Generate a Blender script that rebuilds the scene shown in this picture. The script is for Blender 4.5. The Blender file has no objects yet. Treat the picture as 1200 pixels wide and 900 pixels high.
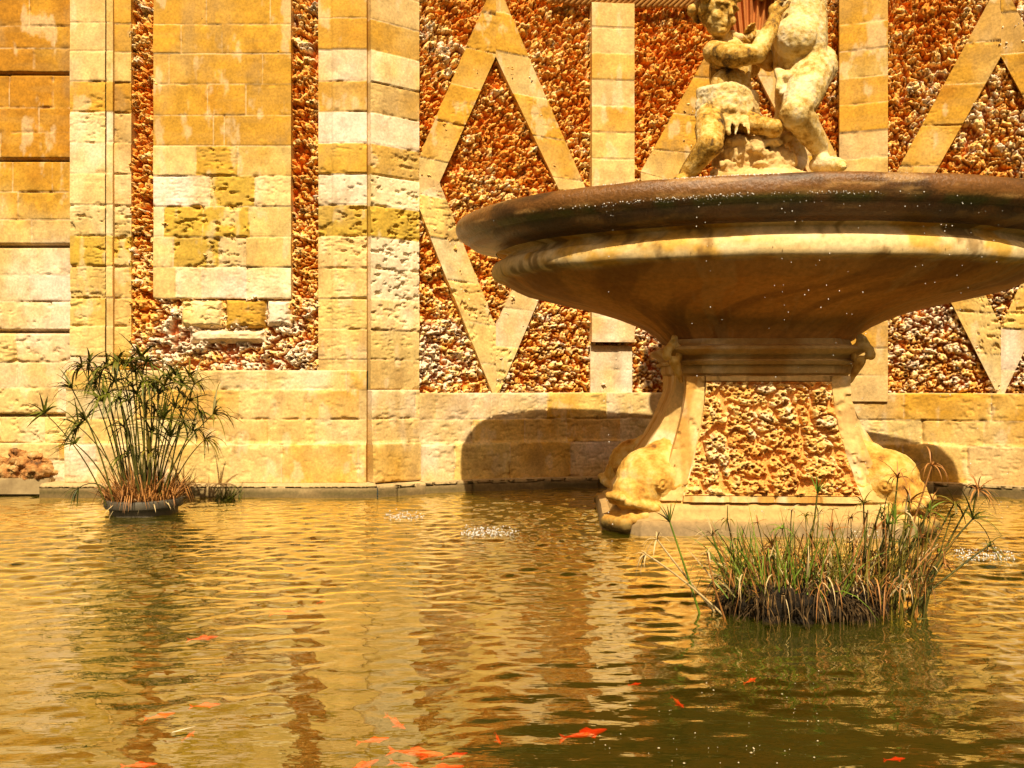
import bpy, bmesh, math, random
import numpy as np
from mathutils import Vector, Matrix
R_ = math.radians
scene = bpy.context.scene
col = scene.collection

# ------------------------------------------------------------------ camera, light, exposure
CAMZ = 0.80
F = 1000.0                      # focal length in pixels of the 1200 px wide photograph
cd = bpy.data.cameras.new('camera'); cam = bpy.data.objects.new('camera', cd); col.objects.link(cam)
cd.sensor_width = 36.0; cd.lens = 36.0 * F / 1200.0
cd.clip_start = 0.05; cd.clip_end = 500
cam.location = (0, 0, CAMZ); cam.rotation_euler = (R_(90), 0, 0)
scene.camera = cam

SUN_AZ, SUN_EL = 2.0, 52.0      # degrees to the right of straight behind the camera, elevation
w = bpy.data.worlds.new('World'); scene.world = w; w.use_nodes = True
nt = w.node_tree; bg = nt.nodes['Background']
sky = nt.nodes.new('ShaderNodeTexSky'); sky.sky_type = 'NISHITA'; sky.sun_disc = False
sky.sun_elevation = R_(SUN_EL); sky.sun_rotation = R_(180 - SUN_AZ); sky.dust_density = 7.0; sky.air_density = 0.6; sky.ozone_density = 0.4
warm = nt.nodes.new('ShaderNodeVectorMath'); warm.operation = 'MULTIPLY'; warm.inputs[1].default_value = (1.0, .78, .52)   # hazy golden air
nt.links.new(sky.outputs[0], warm.inputs[0]); nt.links.new(warm.outputs[0], bg.inputs[0]); bg.inputs[1].default_value = 0.052
sd = bpy.data.lights.new('sun', 'SUN'); sd.energy = 4.8; sd.angle = R_(0.5); sd.color = (1.0, 0.85, 0.59)
so = bpy.data.objects.new('sun', sd); col.objects.link(so)
sdir = Vector((math.sin(R_(SUN_AZ)) * math.cos(R_(SUN_EL)), -math.cos(R_(SUN_AZ)) * math.cos(R_(SUN_EL)), math.sin(R_(SUN_EL))))
so.rotation_euler = sdir.to_track_quat('Z', 'Y').to_euler(); so.location = sdir * 20
vs = scene.view_settings
vs.view_transform = 'Standard'; vs.look = 'None'; vs.exposure = 0.66; vs.gamma = 1.0; vs.use_curve_mapping = False
scene.render.engine = 'CYCLES'
cy = scene.cycles
cy.use_denoising = True
cy.max_bounces = 8; cy.diffuse_bounces = 4; cy.glossy_bounces = 4; cy.transparent_max_bounces = 12
cy.caustics_reflective = False; cy.caustics_refractive = False; cy.sample_clamp_indirect = 6.0

rnd = random.Random(7)
# ------------------------------------------------------------------ noise
def hsh(ix, iy, seed):
    a = (ix.astype(np.int64) * 374761393 + iy.astype(np.int64) * 668265263 + seed * 2147483647 + 12345) & 0xFFFFFFFF
    a = ((a ^ (a >> 13)) * 1274126177) & 0xFFFFFFFF
    a = ((a ^ (a >> 16)) * 2246822519) & 0xFFFFFFFF
    return ((a ^ (a >> 15)) & 0xFFFFFF) / float(0x1000000)
def vn(x, y, seed=0):
    ix = np.floor(x); iy = np.floor(y); fx = x - ix; fy = y - iy
    fx = fx * fx * fx * (fx * (fx * 6 - 15) + 10); fy = fy * fy * fy * (fy * (fy * 6 - 15) + 10)
    a = hsh(ix, iy, seed); b = hsh(ix + 1, iy, seed); c = hsh(ix, iy + 1, seed); d = hsh(ix + 1, iy + 1, seed)
    return (a * (1 - fx) + b * fx) * (1 - fy) + (c * (1 - fx) + d * fx) * fy
def fbm(x, y, seed=0, oct=4, gain=0.5):
    t = 0; amp = 1; tot = 0
    for o in range(oct):
        t = t + amp * vn(x * 2 ** o + 17.3 * o, y * 2 ** o - 9.1 * o, seed + 31 * o); tot += amp; amp *= gain
    return t / tot
def worley(x, y, seed=0, jit=0.9):
    ix = np.floor(x); iy = np.floor(y)
    f1 = np.full(x.shape, 9.0); f2 = np.full(x.shape, 9.0); cid = np.zeros(x.shape)
    for dx in (-1, 0, 1):
        for dy in (-1, 0, 1):
            gx = ix + dx; gy = iy + dy
            px = gx + 0.5 + jit * (hsh(gx, gy, seed) - 0.5); py = gy + 0.5 + jit * (hsh(gx, gy, seed + 1) - 0.5)
            d = np.hypot(px - x, py - y); h = hsh(gx, gy, seed + 2)
            near = d < f1
            f2 = np.where(near, f1, np.minimum(f2, d)); cid = np.where(near, h, cid); f1 = np.where(near, d, f1)
    return f1, f2, cid
def sst(a, b, x):
    t = np.clip((x - a) / (b - a), 0, 1); return t * t * (3 - 2 * t)
def mixc(a, b, t):
    return np.asarray(a) * (1 - t[..., None]) + np.asarray(b) * t[..., None]

# ------------------------------------------------------------------ object helpers
def tag(o, label=None, cat=None, group=None, kind=None):
    if label: o['label'] = label
    if cat: o['category'] = cat
    if group: o['group'] = group
    if kind: o['kind'] = kind
    return o
def empty(name, loc=(0, 0, 0), rz=0):
    o = bpy.data.objects.new(name, None); col.objects.link(o); o.location = loc; o.rotation_euler = (0, 0, rz)
    o.empty_display_size = 0.1
    return o
def link(name, me, mat, parent=None, loc=None):
    o = bpy.data.objects.new(name, me); col.objects.link(o)
    if mat: me.materials.append(mat)
    if parent is not None: o.parent = parent
    if loc is not None: o.location = loc
    return o
def mesh_np(name, V, Fq, C=None, smooth=True):
    """V (n,3); Fq list of (m,k) int arrays"""
    me = bpy.data.meshes.new(name)
    V = np.asarray(V, np.float32); me.vertices.add(len(V)); me.vertices.foreach_set('co', V.ravel())
    faces = [np.asarray(f, np.int32) for f in Fq if len(f)]
    nl = sum(f.size for f in faces); npoly = sum(len(f) for f in faces)
    me.loops.add(nl); me.polygons.add(npoly)
    me.loops.foreach_set('vertex_index', np.concatenate([f.ravel() for f in faces]))
    tot = np.concatenate([np.full(len(f), f.shape[1], np.int32) for f in faces])
    st = np.concatenate([[0], np.cumsum(tot)[:-1]]).astype(np.int32)
    me.polygons.foreach_set('loop_start', st); me.polygons.foreach_set('loop_total', tot)
    me.polygons.foreach_set('use_smooth', np.full(npoly, smooth))
    me.update(calc_edges=True); me.validate()
    if C is not None:
        at = me.attributes.new('Col', 'FLOAT_COLOR', 'POINT')
        C4 = np.ones((len(V), 4), np.float32); C4[:, :3] = np.asarray(C).reshape(-1, 3)
        at.data.foreach_set('color', C4.ravel())
    return me
def grid_faces(n, m, flip=False, wrap=False):
    i, j = np.meshgrid(np.arange(n - 1), np.arange(m if wrap else m - 1), indexing='ij')
    j2 = (j + 1) % m
    a = i * m + j; b = i * m + j2; c = (i + 1) * m + j2; d = (i + 1) * m + j
    f = np.stack([a, b, c, d], -1).reshape(-1, 4)
    return f[:, ::-1] if flip else f

# ------------------------------------------------------------------ materials
def nodes(m):
    m.use_nodes = True; n = m.node_tree; return n, n.nodes['Principled BSDF']
def mat_attr(name, rough=0.9, fine=60.0, var=0.25, bump=0.25, spec=0.25, bdist=0.004):
    """colour from the mesh's Col attribute with fine grain on top"""
    m = bpy.data.materials.new(name); n, p = nodes(m)
    a = n.nodes.new('ShaderNodeAttribute'); a.attribute_name = 'Col'
    tc = n.nodes.new('ShaderNodeTexCoord')
    no = n.nodes.new('ShaderNodeTexNoise'); no.inputs['Scale'].default_value = fine; no.inputs['Detail'].default_value = 6; no.inputs['Roughness'].default_value = 0.65
    n.links.new(tc.outputs['Object'], no.inputs['Vector'])
    mr = n.nodes.new('ShaderNodeMapRange'); mr.inputs[1].default_value = 0.3; mr.inputs[2].default_value = 0.7; mr.inputs[3].default_value = 1 - var; mr.inputs[4].default_value = 1 + var
    n.links.new(no.outputs[0], mr.inputs[0])
    mx = n.nodes.new('ShaderNodeVectorMath'); mx.operation = 'SCALE'
    n.links.new(a.outputs['Color'], mx.inputs[0]); n.links.new(mr.outputs[0], mx.inputs['Scale'])
    n.links.new(mx.outputs[0], p.inputs['Base Color'])
    bm_ = n.nodes.new('ShaderNodeBump'); bm_.inputs['Strength'].default_value = bump; bm_.inputs['Distance'].default_value = bdist
    n.links.new(no.outputs[0], bm_.inputs['Height']); n.links.new(bm_.outputs[0], p.inputs['Normal'])
    p.inputs['Roughness'].default_value = rough; p.inputs['Specular IOR Level'].default_value = spec
    return m
def mat_mix(name, stops, scale=3.0, rough=0.85, bump=0.4, bscale=40.0, spec=0.25, bdist=0.006, vec=(1, 1, 1), detail=8):
    """noise driven colour ramp"""
    m = bpy.data.materials.new(name); n, p = nodes(m)
    tc = n.nodes.new('ShaderNodeTexCoord'); mp = n.nodes.new('ShaderNodeMapping'); mp.inputs['Scale'].default_value = vec
    n.links.new(tc.outputs['Object'], mp.inputs[0])
    no = n.nodes.new('ShaderNodeTexNoise'); no.inputs['Scale'].default_value = scale; no.inputs['Detail'].default_value = detail; no.inputs['Roughness'].default_value = 0.62
    n.links.new(mp.outputs[0], no.inputs['Vector'])
    cr = n.nodes.new('ShaderNodeValToRGB'); el = cr.color_ramp.elements
    while len(el) < len(stops): el.new(0.5)
    for e, (pos, c) in zip(el, stops): e.position = pos; e.color = (*c, 1)
    n.links.new(no.outputs[0], cr.inputs[0]); n.links.new(cr.outputs[0], p.inputs['Base Color'])
    n2 = n.nodes.new('ShaderNodeTexNoise'); n2.inputs['Scale'].default_value = bscale; n2.inputs['Detail'].default_value = 6; n2.inputs['Roughness'].default_value = 0.7
    n.links.new(tc.outputs['Object'], n2.inputs['Vector'])
    b = n.nodes.new('ShaderNodeBump'); b.inputs['Strength'].default_value = bump; b.inputs['Distance'].default_value = bdist
    n.links.new(n2.outputs[0], b.inputs['Height']); n.links.new(b.outputs[0], p.inputs['Normal'])
    p.inputs['Roughness'].default_value = rough; p.inputs['Specular IOR Level'].default_value = spec
    return m

CREAM = np.array([.63, .445, .175]); PALE = np.array([.75, .62, .45]); OCHRE = np.array([.49, .26, .026])
ORANGE = np.array([.36, .155, .009]); YELLOW = np.array([.50, .33, .045]); GREYST = np.array([.33, .27, .17])
M_stone = mat_attr('limestone_blocks')
M_rock = mat_attr('tufa_rock', fine=110, var=0.4, bump=.7, bdist=0.008)
M_fount = mat_attr('fountain_stone', fine=35, var=0.22, bump=0.3, rough=0.8)
M_wet = mat_attr('wet_rim_stone', fine=55, var=0.3, bump=0.9, rough=0.32, spec=0.35, bdist=0.006)

# ------------------------------------------------------------------ wall frame: plan path, s along it
XL, YW = -4.70, 6.10
AX = -1.025                                     # where the straight palace front ends
BX = -0.70; CX, CYc, CR = 1.20, 1.92, 4.80      # circle of the curved grotto wall
BY = CYc + math.sqrt(CR ** 2 - (BX - CX) ** 2)
S_A = AX - XL; S_B = S_A + math.hypot(BX - AX, BY - YW)
PHI0 = math.asin((BX - CX) / CR)
def wallmap(S, Z, OFF):
    """(s, z, offset towards the pond) -> world"""
    S = np.asarray(S, float); OFF = np.asarray(OFF, float)
    rx, ry = (BX - AX), (BY - YW); rl = math.hypot(rx, ry); rx /= rl; ry /= rl
    phi = PHI0 + (S - S_B) / CR
    x = np.where(S <= S_A + 1e-9, XL + S, np.where(S <= S_B + 1e-9, AX + rx * (S - S_A) + ry * OFF, CX + (CR - OFF) * np.sin(phi)))
    y = np.where(S <= S_A + 1e-9, YW - OFF, np.where(S <= S_B + 1e-9, YW + ry * (S - S_A) - rx * OFF, CYc + (CR - OFF) * np.cos(phi)))
    return np.stack([x, y, np.broadcast_to(Z, x.shape)], -1)
def pxw(px, py):
    """photo pixel -> (s, z) on the wall"""
    k = (px - 600) / F
    if k * YW < AX: t = YW; s = k * YW - XL
    else:
        rx, ry = (BX - AX), (BY - YW)
        t = (YW * rx - AX * ry) / (rx - k * ry) if abs(rx - k * ry) > 1e-9 else 1e9
        if AX <= k * t <= BX: s = S_A + math.hypot(k * t - AX, t - YW)
        else:
            a = k * k + 1; b = -2 * (k * CX + CYc); c = CX ** 2 + CYc ** 2 - CR ** 2
            t = (-b + math.sqrt(b * b - 4 * a * c)) / (2 * a); s = S_B + CR * (math.asin((k * t - CX) / CR) - PHI0)
    return s, CAMZ + t * (450 - py) / F
def zl(py, Y=YW): return CAMZ + Y * (450 - py) / F
def sl(px): return (px - 600) / F * YW - XL

def patch(name, S, Z, OFF, C, parent, mat, back=None):
    """grid sheet on the wall, with a skirt going back to offset `back`"""
    n, m = S.shape
    V = wallmap(S, Z, OFF).reshape(-1, 3); Cc = np.asarray(C).reshape(-1, 3)
    f = [grid_faces(n, m)]
    if back is not None:
        idx = np.arange(n * m).reshape(n, m)
        ring = np.concatenate([idx[0, :-1], idx[:-1, -1], idx[-1, :0:-1], idx[:0:-1, 0]])
        Sb = S.ravel()[ring]; Zb = Z.ravel()[ring]
        Vb = wallmap(Sb, Zb, np.full(len(ring), back))
        k0 = len(V); q = np.arange(len(ring)); q2 = (q + 1) % len(ring)
        # own copies of the border vertices keep the arris sharp
        V = np.concatenate([V, V[ring], Vb]); Cc = np.concatenate([Cc, Cc[ring], Cc[ring]])
        L = len(ring)
        f.append(np.stack([k0 + q2, k0 + q, k0 + L + q, k0 + L + q2], -1))
    return link(name, mesh_np(name, V, f, Cc), mat, parent)

def stone_surface(S, Z, bid, edge, tone, rough, seed):
    """displacement and colour of dressed blocks. edge = distance to nearest joint (m); bid random per block"""
    big = fbm(S * 3.1, Z * 2.3, seed, 4); med = fbm(S * 12, Z * 12, seed + 5, 4); fine = fbm(S * 45, Z * 45, seed + 9, 4)
    pits = sst(.60, .70, fbm(S * 20, Z * 36, seed + 21, 4)) * np.clip(rough * 1.6 - .45, 0, 1.2) * sst(.35, .6, fbm(S * 5, Z * 5, seed + 81, 3))
    scr = sst(.64, .70, fbm(S * 26 + 2 * med, Z * 80, seed + 33, 3)) * np.clip(rough * 1.2 - .2, 0, 1) * sst(.4, .65, fbm(S * 4 + 9, Z * 4, seed + 83, 3))
    wob = 0.0035 * (vn(S * 30, Z * 30, seed + 3) - .5)
    wear = sst(.45, .7, fbm(S * 9, Z * 9, seed + 71, 3))
    wd = .0045 + .007 * wear * (0.15 + rough)
    groove = 1 - sst(0.0, wd, edge + wob)
    chip = (1 - sst(0, .035, edge)) * sst(.55, .75, fbm(S * 16, Z * 16, seed + 44, 3))
    rf = np.clip(rough * 2, 0, 1)
    off = -0.022 * groove * (.22 + .78 * wear * rf) - 0.018 * pits - .009 * scr + 0.006 * (med - .5) * (0.1 + np.clip(rough - .3, 0, 1)) + .0025 * (fine - .5) * (.2 + rough) + 0.010 * (bid - .5) - .012 * chip * (.3 + rough)
    t = np.clip(tone + .55 * (big - .5) + .18 * (bid - .5), 0, 1)
    c = mixc(PALE, CREAM, sst(0, .3, t)); c = c * (1 - sst(.3, .72, t))[..., None] + OCHRE * sst(.3, .72, t)[..., None]
    c = c * (1 - sst(.78, 1.05, t))[..., None] + ORANGE * sst(.78, 1.05, t)[..., None]
    yel = np.clip(rough - .55, 0, 1) * 2.0 * sst(.35, .6, tone)
    c = c * (1 - yel)[..., None] + YELLOW * yel[..., None]
    c = c * (0.74 + .52 * med)[..., None] * (.88 + .24 * fine)[..., None] * (.90 + .20 * bid)[..., None]
    pk = (hsh(np.floor(bid * 977), np.zeros(bid.shape), seed + 61) - .5) * .9 * (1 - sst(.45, .8, t)); c = c * np.stack([1 + .02 * pk, 1 - .03 * pk, 1 + .28 * pk], -1)
    smear = sst(.50, .72, fbm(S * 2.2 + 3, Z * 14, seed + 88, 5)) * .22; c = c * (1 - smear)[..., None] + np.array([.42, .25, .07]) * smear[..., None]
    # white lime patches and mortar lines
    lime = sst(.62, .74, fbm(S * 11, Z * 5, seed + 55, 5)) * .40
    c = c * (1 - lime)[..., None] + np.array([.72, .57, .36]) * lime[..., None]
    mort = groove * (1 - wear * np.clip(rough * 2, 0, 1)) * .7
    c = c * (1 - mort)[..., None] + np.array([.66, .50, .30]) * mort[..., None]
    dirt = sst(.58, .78, fbm(S * 6 + 7, Z * 3, seed + 66, 6)) * .42
    c = c * (1 - dirt)[..., None] + np.array([.30, .19, .075]) * dirt[..., None]
    return off, c

def courses(S, Z, zb, seed, lmin=.26, lmax=.5, joints=None):
    """horizontal courses with boundaries zb (ascending); returns block id, distance to joint, course index"""
    zb = np.asarray(zb); ci = np.clip(np.searchsorted(zb, Z) - 1, 0, len(zb) - 2)
    ed = np.minimum(np.abs(Z - zb[ci]), np.abs(zb[ci + 1] - Z))
    bi = np.zeros(S.shape); s0, s1 = S.min(), S.max()
    for c in range(len(zb) - 1):
        msk = ci == c
        if not msk.any(): continue
        if joints is not None and c in joints: js = joints[c]
        else:
            r = random.Random(seed * 1000 + c); js = []; x = s0 - r.uniform(0, lmax)
            while x < s1: x += r.uniform(lmin, lmax); js.append(x)
        js = np.asarray([-99.] + list(js) + [99.]); k = np.searchsorted(js, S[msk]) - 1
        e = np.minimum(np.abs(S[msk] - js[k]), np.abs(js[k + 1] - S[msk]))
        ed[msk] = np.minimum(ed[msk], e); bi[msk] = hsh(k.astype(float), np.full(k.shape, float(c)), seed)
    return bi, ed, ci

def sz(s0, s1, z0, z1, step=.008):
    n = max(2, int(round((z1 - z0) / step)) + 1); m = max(2, int(round((s1 - s0) / step)) + 1)
    S, Z = np.meshgrid(np.linspace(s0, s1, m), np.linspace(z0, z1, n)); return S, Z

ZT = 4.75
def bands_of(lst):
    """[(ytop, ybottom, tone, rough)...] photo rows -> ascending z boundaries, tones, roughs"""
    lst = sorted(lst, key=lambda r: -r[1])
    zb = [zl(lst[0][1])] + [zl(r[0]) for r in lst]
    return zb, np.array([r[2] for r in lst]), np.array([r[3] for r in lst])

def rock_surface(S, Z, seed, pale, cell=.075, depth=.075, crev=.14, warp=1.35):
    """porous tufa lumps set in red mortar: displacement and colour"""
    wx = warp * (fbm(S * 13, Z * 13, seed + 1, 4) - .5); wy = warp * (fbm(S * 13, Z * 13, seed + 2, 4) - .5)
    f1, f2, cid = worley(S / cell + wx, Z / (cell * .72) + wy, seed)
    F1, F2, Cid = worley(S / (cell * 1.75) + wx, Z / (cell * 1.35) + wy, seed + 3)      # patches of larger boulders
    big = sst(.50, .53, fbm(S * 3.3 + 5, Z * 3.3, seed + 4, 3)); f1 = f1 * (1 - big) + F1 * big; f2 = f2 * (1 - big) + F2 * big; cid = cid * (1 - big) + Cid * big
    lump = sst(0.0, .26, f2 - f1)
    g1, g2, gid = worley(S / (cell * .42) + 1.2 * wx, Z / (cell * .36) + 1.2 * wy, seed + 11, 1.0)
    nod = sst(0, .30, g2 - g1)
    k1, k2, kid = worley(S / .0165 + wx, Z / .0155 + wy, seed + 15, 1.0)
    h1, h2, hid = worley(S / .034 - wx, Z / .028 + wy, seed + 23, 1.0)
    hole = (1 - sst(.16, .40, h1)) * (hid > .45)
    q1, q2, qid = worley(S / .017 + wy, Z / .015 - wx, seed + 27, 1.0)
    pit = (1 - sst(.12, .38, q1)) * (qid > .5)
    fine = fbm(S * 70, Z * 70, seed + 19, 4); med = fbm(S * 22, Z * 22, seed + 29, 4)
    ridge = np.abs(fbm(S * 17, Z * 17, seed + 36, 4) - .5) * 2
    dome = np.sqrt(np.clip(1 - (f1 / .85) ** 2, 0, 1))
    hgt = -.08 + lump * (.18 + .50 * dome * (.45 + .75 * cid)) + lump * nod * (.08 + .22 * gid) + .34 * (med - .5) + .42 * (ridge - .22) + .18 * (fine - .5) + .10 * (kid - .5) * sst(0, .2, k2 - k1) - .85 * hole * lump - .42 * pit
    hgt = hgt - .20 * (vn(S * 4, Z * 4, seed + 40) - .5) - crev * (1 - sst(.0, .17, f2 - f1))
    off = -depth + depth * np.clip(hgt, -.3, 1.3)
    tone = np.clip(.5 + .55 * (cid - .5) + .5 * (gid - .5) + .35 * (kid - .5) + 1.3 * (fbm(S * 3, Z * 3, seed + 50, 4) - .5) + pale, 0, 1)
    c = mixc([.70, .25, .028], [.82, .42, .085], sst(.0, .36, tone)); c = mixc(c, [.88, .60, .24], sst(.40, .74, tone))
    c = mixc(c, [.82, .67, .50], sst(.78, 1.0, tone) * .9)
    c = c * (.80 + .40 * fine)[..., None]
    mor = (1 - sst(-.05, .22, hgt))
    c = mixc(c, [.68, .18, .014], mor * .8)
    blk = sst(.68, .78, fbm(S * 17, Z * 17, seed + 77, 4)) * .35
    c = mixc(c, [.17, .11, .065], blk)
    return off, c

# ================================================================== SETTING
M_bed = mat_mix('pond_mud', [(.3, (.010, .014, .0012)), (.55, (.018, .022, .002)), (.75, (.03, .032, .003))], scale=2.2, bump=.3)
bm = bmesh.new(); bmesh.ops.create_grid(bm, x_segments=8, y_segments=8, size=40); me = bpy.data.meshes.new('pond_bed'); bm.to_mesh(me); bm.free()
tag(link('pond_bed', me, M_bed, loc=(0, 0, -.42)), 'murky olive green pond bottom below the water', 'pond bed', kind='structure')

# water surface: real ripples
def waves(X, Y):
    H = np.zeros_like(X); r = random.Random(5)
    amp = (.25 + 1.5 * fbm(X * 1.1, Y * 1.4, 301, 4)) * (.40 + 1.75 * sst(1.8, 4.2, Y))
    for i in range(46):
        lam = math.exp(r.uniform(math.log(.062), math.log(.17))); th = r.gauss(0, .55) + math.pi / 2
        k = 2 * math.pi / lam; ph = r.uniform(0, 6.28)
        a = .0055 * lam
        wv = X * math.cos(th) + Y * math.sin(th)
        H += a * .40 * np.sin(k * wv + ph + 1.5 * np.sin(.9 * X + i) + 1.2 * np.sin(1.1 * Y + 2 * i))
    H *= amp
    for (cx, cy_, a, lam, dec) in RINGS:
        d = np.hypot(X - cx, Y - cy_)
        H += a * np.sin(2 * math.pi * d / lam) * np.exp(-d / dec) * sst(0, .05, d)
    return H
def surf(px, py): t = CAMZ * F / (py - 450); return ((px - 600) / F * t, t)
RINGS = []
for (px, py, a) in ((575, 626, .004), (475, 607, .0028), (1150, 655, .0035), (900, 700, .0015), (700, 640, .0022), (640, 600, .002)):
    x, y = surf(px, py); RINGS.append((x, y, a, .075, .35))
ny, nx = 620, 820
X, Y = np.meshgrid(np.linspace(-4.7, 4.9, nx), np.linspace(1.0, 7.0, ny))
Hh = waves(X, Y)
M_water = bpy.data.materials.new('pond_water'); n, p = nodes(M_water)
n.nodes.remove(p)
out = n.nodes['Material Output']
fr = n.nodes.new('ShaderNodeFresnel'); fr.inputs['IOR'].default_value = 1.6
tr = n.nodes.new('ShaderNodeBsdfTransparent'); tr.inputs[0].default_value = (.92, .86, .62, 1)
df = n.nodes.new('ShaderNodeBsdfDiffuse'); df.inputs[0].default_value = (.022, .026, .001, 1)
gl = n.nodes.new('ShaderNodeBsdfGlossy'); gl.inputs['Roughness'].default_value = .02; gl.inputs[0].default_value = (1, .96, .86, 1)
tc = n.nodes.new('ShaderNodeTexCoord'); mp = n.nodes.new('ShaderNodeMapping'); mp.inputs['Scale'].default_value = (1, 2.6, 1)
no = n.nodes.new('ShaderNodeTexNoise'); no.inputs['Scale'].default_value = 13; no.inputs['Detail'].default_value = 2
bp = n.nodes.new('ShaderNodeBump'); bp.inputs['Strength'].default_value = .11; bp.inputs['Distance'].default_value = .01
n.links.new(tc.outputs['Object'], mp.inputs[0]); n.links.new(mp.outputs[0], no.inputs['Vector']); n.links.new(no.outputs[0], bp.inputs['Height'])
for q in (fr, gl): n.links.new(bp.outputs[0], q.inputs['Normal'])
m1 = n.nodes.new('ShaderNodeMixShader'); m1.inputs[0].default_value = .34; n.links.new(tr.outputs[0], m1.inputs[1]); n.links.new(df.outputs[0], m1.inputs[2])
ma = n.nodes.new('ShaderNodeMath'); ma.operation = 'MULTIPLY_ADD'; ma.inputs[1].default_value = 1.55; ma.inputs[2].default_value = .20; ma.use_clamp = True
n.links.new(fr.outputs[0], ma.inputs[0])
sc_ = n.nodes.new('ShaderNodeVectorMath'); sc_.operation = 'SCALE'; sc_.inputs[0].default_value = (1, .90, .64); n.links.new(ma.outputs[0], sc_.inputs['Scale']); n.links.new(sc_.outputs[0], gl.inputs[0])
m2 = n.nodes.new('ShaderNodeAddShader'); n.links.new(m1.outputs[0], m2.inputs[0]); n.links.new(gl.outputs[0], m2.inputs[1])
n.links.new(m2.outputs[0], out.inputs[0])
V = np.stack([X, Y, Hh], -1).reshape(-1, 3); Fc = [grid_faces(ny, nx)]
k0 = len(V)   # calm water carrying on behind the viewpoint
V = np.concatenate([V, [[-4.7, -6, 0], [4.9, -6, 0]]]); row = np.arange(nx)
tri = np.stack([row[1:], row[:-1], np.where(row[:-1] < nx // 2, k0, k0 + 1)], -1)
tri = np.concatenate([tri, [[nx // 2, k0, k0 + 1]]])
tag(link('pond_water', mesh_np('pond_water', V, [Fc[0], tri]), M_water), 'rippled golden green pond water', 'water', kind='structure')

# ------------------------------------------------------------------ palace wall, straight part on the left
wall = empty('palace_wall', (0, 0, 0)); tag(wall, 'honey limestone palace wall at left with pilasters and a framed stone panel', 'wall')
# recessed wing with deep horizontal channels
S, Z = sz(0, sl(82), zl(520), ZT)
zb = [zl(y) for y in (520, 487, 455, 424, 387, 352, 320, 285, 255, 222, 183, 152, 122, 80, 52, 25, -15, -50, -85, -120, -160, -195, -230)]
bi, ed, ci = courses(S, Z, zb, 11)
tone = .22 + .72 * sst(zl(330), zl(150), Z)
rough = .25 + .45 * sst(zl(300), zl(330), Z) * (bi > .3)
off, c = stone_surface(S, Z, bi, ed, tone, rough, 12)
for y in (-20, 82, 184, 286, 388, 487):
    d = np.abs(Z - zl(y)); ch = 1 - sst(.008, .016, d); off = off - .055 * ch; c = c * (1 - .35 * ch)[..., None]
patch('channelled_wing', S, Z, off - .075, c, wall, M_stone, back=-.3)
# pilaster beside the wing: two strips with a narrow slot
zbA, tA, rA = bands_of([(-250, -160, .6, .1), (-160, -120, .5, .1), (-120, -85, .6, .1), (-85, -50, .55, .1), (-50, -12, .5, .1), (-12, 26, .48, .1), (26, 60, .5, .1), (60, 95, .3, .1), (95, 131, .75, .6), (131, 167, .2, .6), (167, 203, .2, .5), (203, 240, .25, .4), (240, 276, .15, .9), (276, 312, .6, 1), (312, 349, .4, .7), (349, 382, .5, .6), (382, 418, .35, .4), (418, 434, .4, .4)])
def pil(name, s0, s1, off0, bands, seed, joints=None, back=-.12, z0=None, pr=None):
    zb, tn, rg = bands
    S, Z = sz(s0, s1, zb[0] if z0 is None else z0, ZT, .007)
    bi, ed, ci = courses(S, Z, zb, seed, joints={c: [] for c in range(len(zb))} if joints is None else joints)
    o, c = stone_surface(S, Z, bi, ed, tn[ci], rg[ci], seed)
    if pr: o = o + pr(S)
    return patch(name, S, Z, o + off0, c, wall, M_stone, back=back)
pil('pilaster_strip', sl(82), sl(123.2), .0, (zbA, tA, rA), 21)
pil('pilaster_fillet', sl(125), sl(132.5), .005, (zbA, tA * .8, rA * .4), 22)
pil('pilaster_strip', sl(132.5), sl(152), -.022, (zbA, tA + .15, rA), 23)
# rock filling in the recess round the panel
S, Z = sz(sl(150), sl(375), zl(436), ZT, .006)
pale = .40 * sst(zl(300), zl(400), Z) - .10
off, c = rock_surface(S, Z, 31, pale, cell=.12, depth=.09, crev=.32)
patch('rock_filling', S, Z, off + .022 * sst(zl(330), zl(360), Z), c, wall, M_rock)
# stone panel
cr_ = [(-250, -215), (-215, -180), (-180, -145), (-145, -110), (-110, -76), (-76, -41), (-41, -6), (-6, 29), (29, 63), (63, 99), (99, 135), (135, 171), (171, 206), (206, 242), (242, 278), (278, 313), (313, 350)]
tn = {12: [.25, .8, .45], 13: [.12, .78, .15], 14: [.25, .75, .75, .25], 15: [.25, .7, .2, .3], 16: [.35, .1, .08, .1]}
rg = {12: [.1, .8, .1], 13: [.5, 1, .5], 14: [.2, 1, 1, .1], 15: [.2, 1, .9, .1], 16: [.1, .4, .4, .4]}
jx = {7: [242, 317], 8: [212, 260], 9: [198, 308], 10: [243, 288], 11: [250, 263], 12: [230, 279], 13: [246, 298], 14: [192, 238, 292], 15: [203, 256, 288], 16: [206, 236, 289]}
zb = [zl(r[1]) for r in cr_[::-1]] + [zl(cr_[0][0])]; N = len(cr_)
S, Z = sz(sl(180), sl(341), zb[0], ZT, .007)
joints = {}
for i in range(N):
    k = N - 1 - i
    joints[k] = [sl(x) for x in jx[i]] if i in jx else [sl(200 + 25 * (i % 3)), sl(270 + 20 * (i % 2))]
bi, ed, ci = courses(S, Z, zb, 41, joints=joints)
tone = np.where(Z > zl(171), .72, .4).astype(float); rough = np.full(S.shape, .12)
for i in tn:
    k = N - 1 - i; js = np.asarray([-99] + joints[k] + [99])
    msk = ci == k; q = np.searchsorted(js, S[msk]) - 1
    tone[msk] = np.asarray(tn[i])[q]; rough[msk] = np.asarray(rg[i])[q]
off, c = stone_surface(S, Z, bi, ed, tone, rough, 42)
patch('stone_panel', S, Z, off + .004, c, wall, M_stone, back=-.1)
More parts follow.
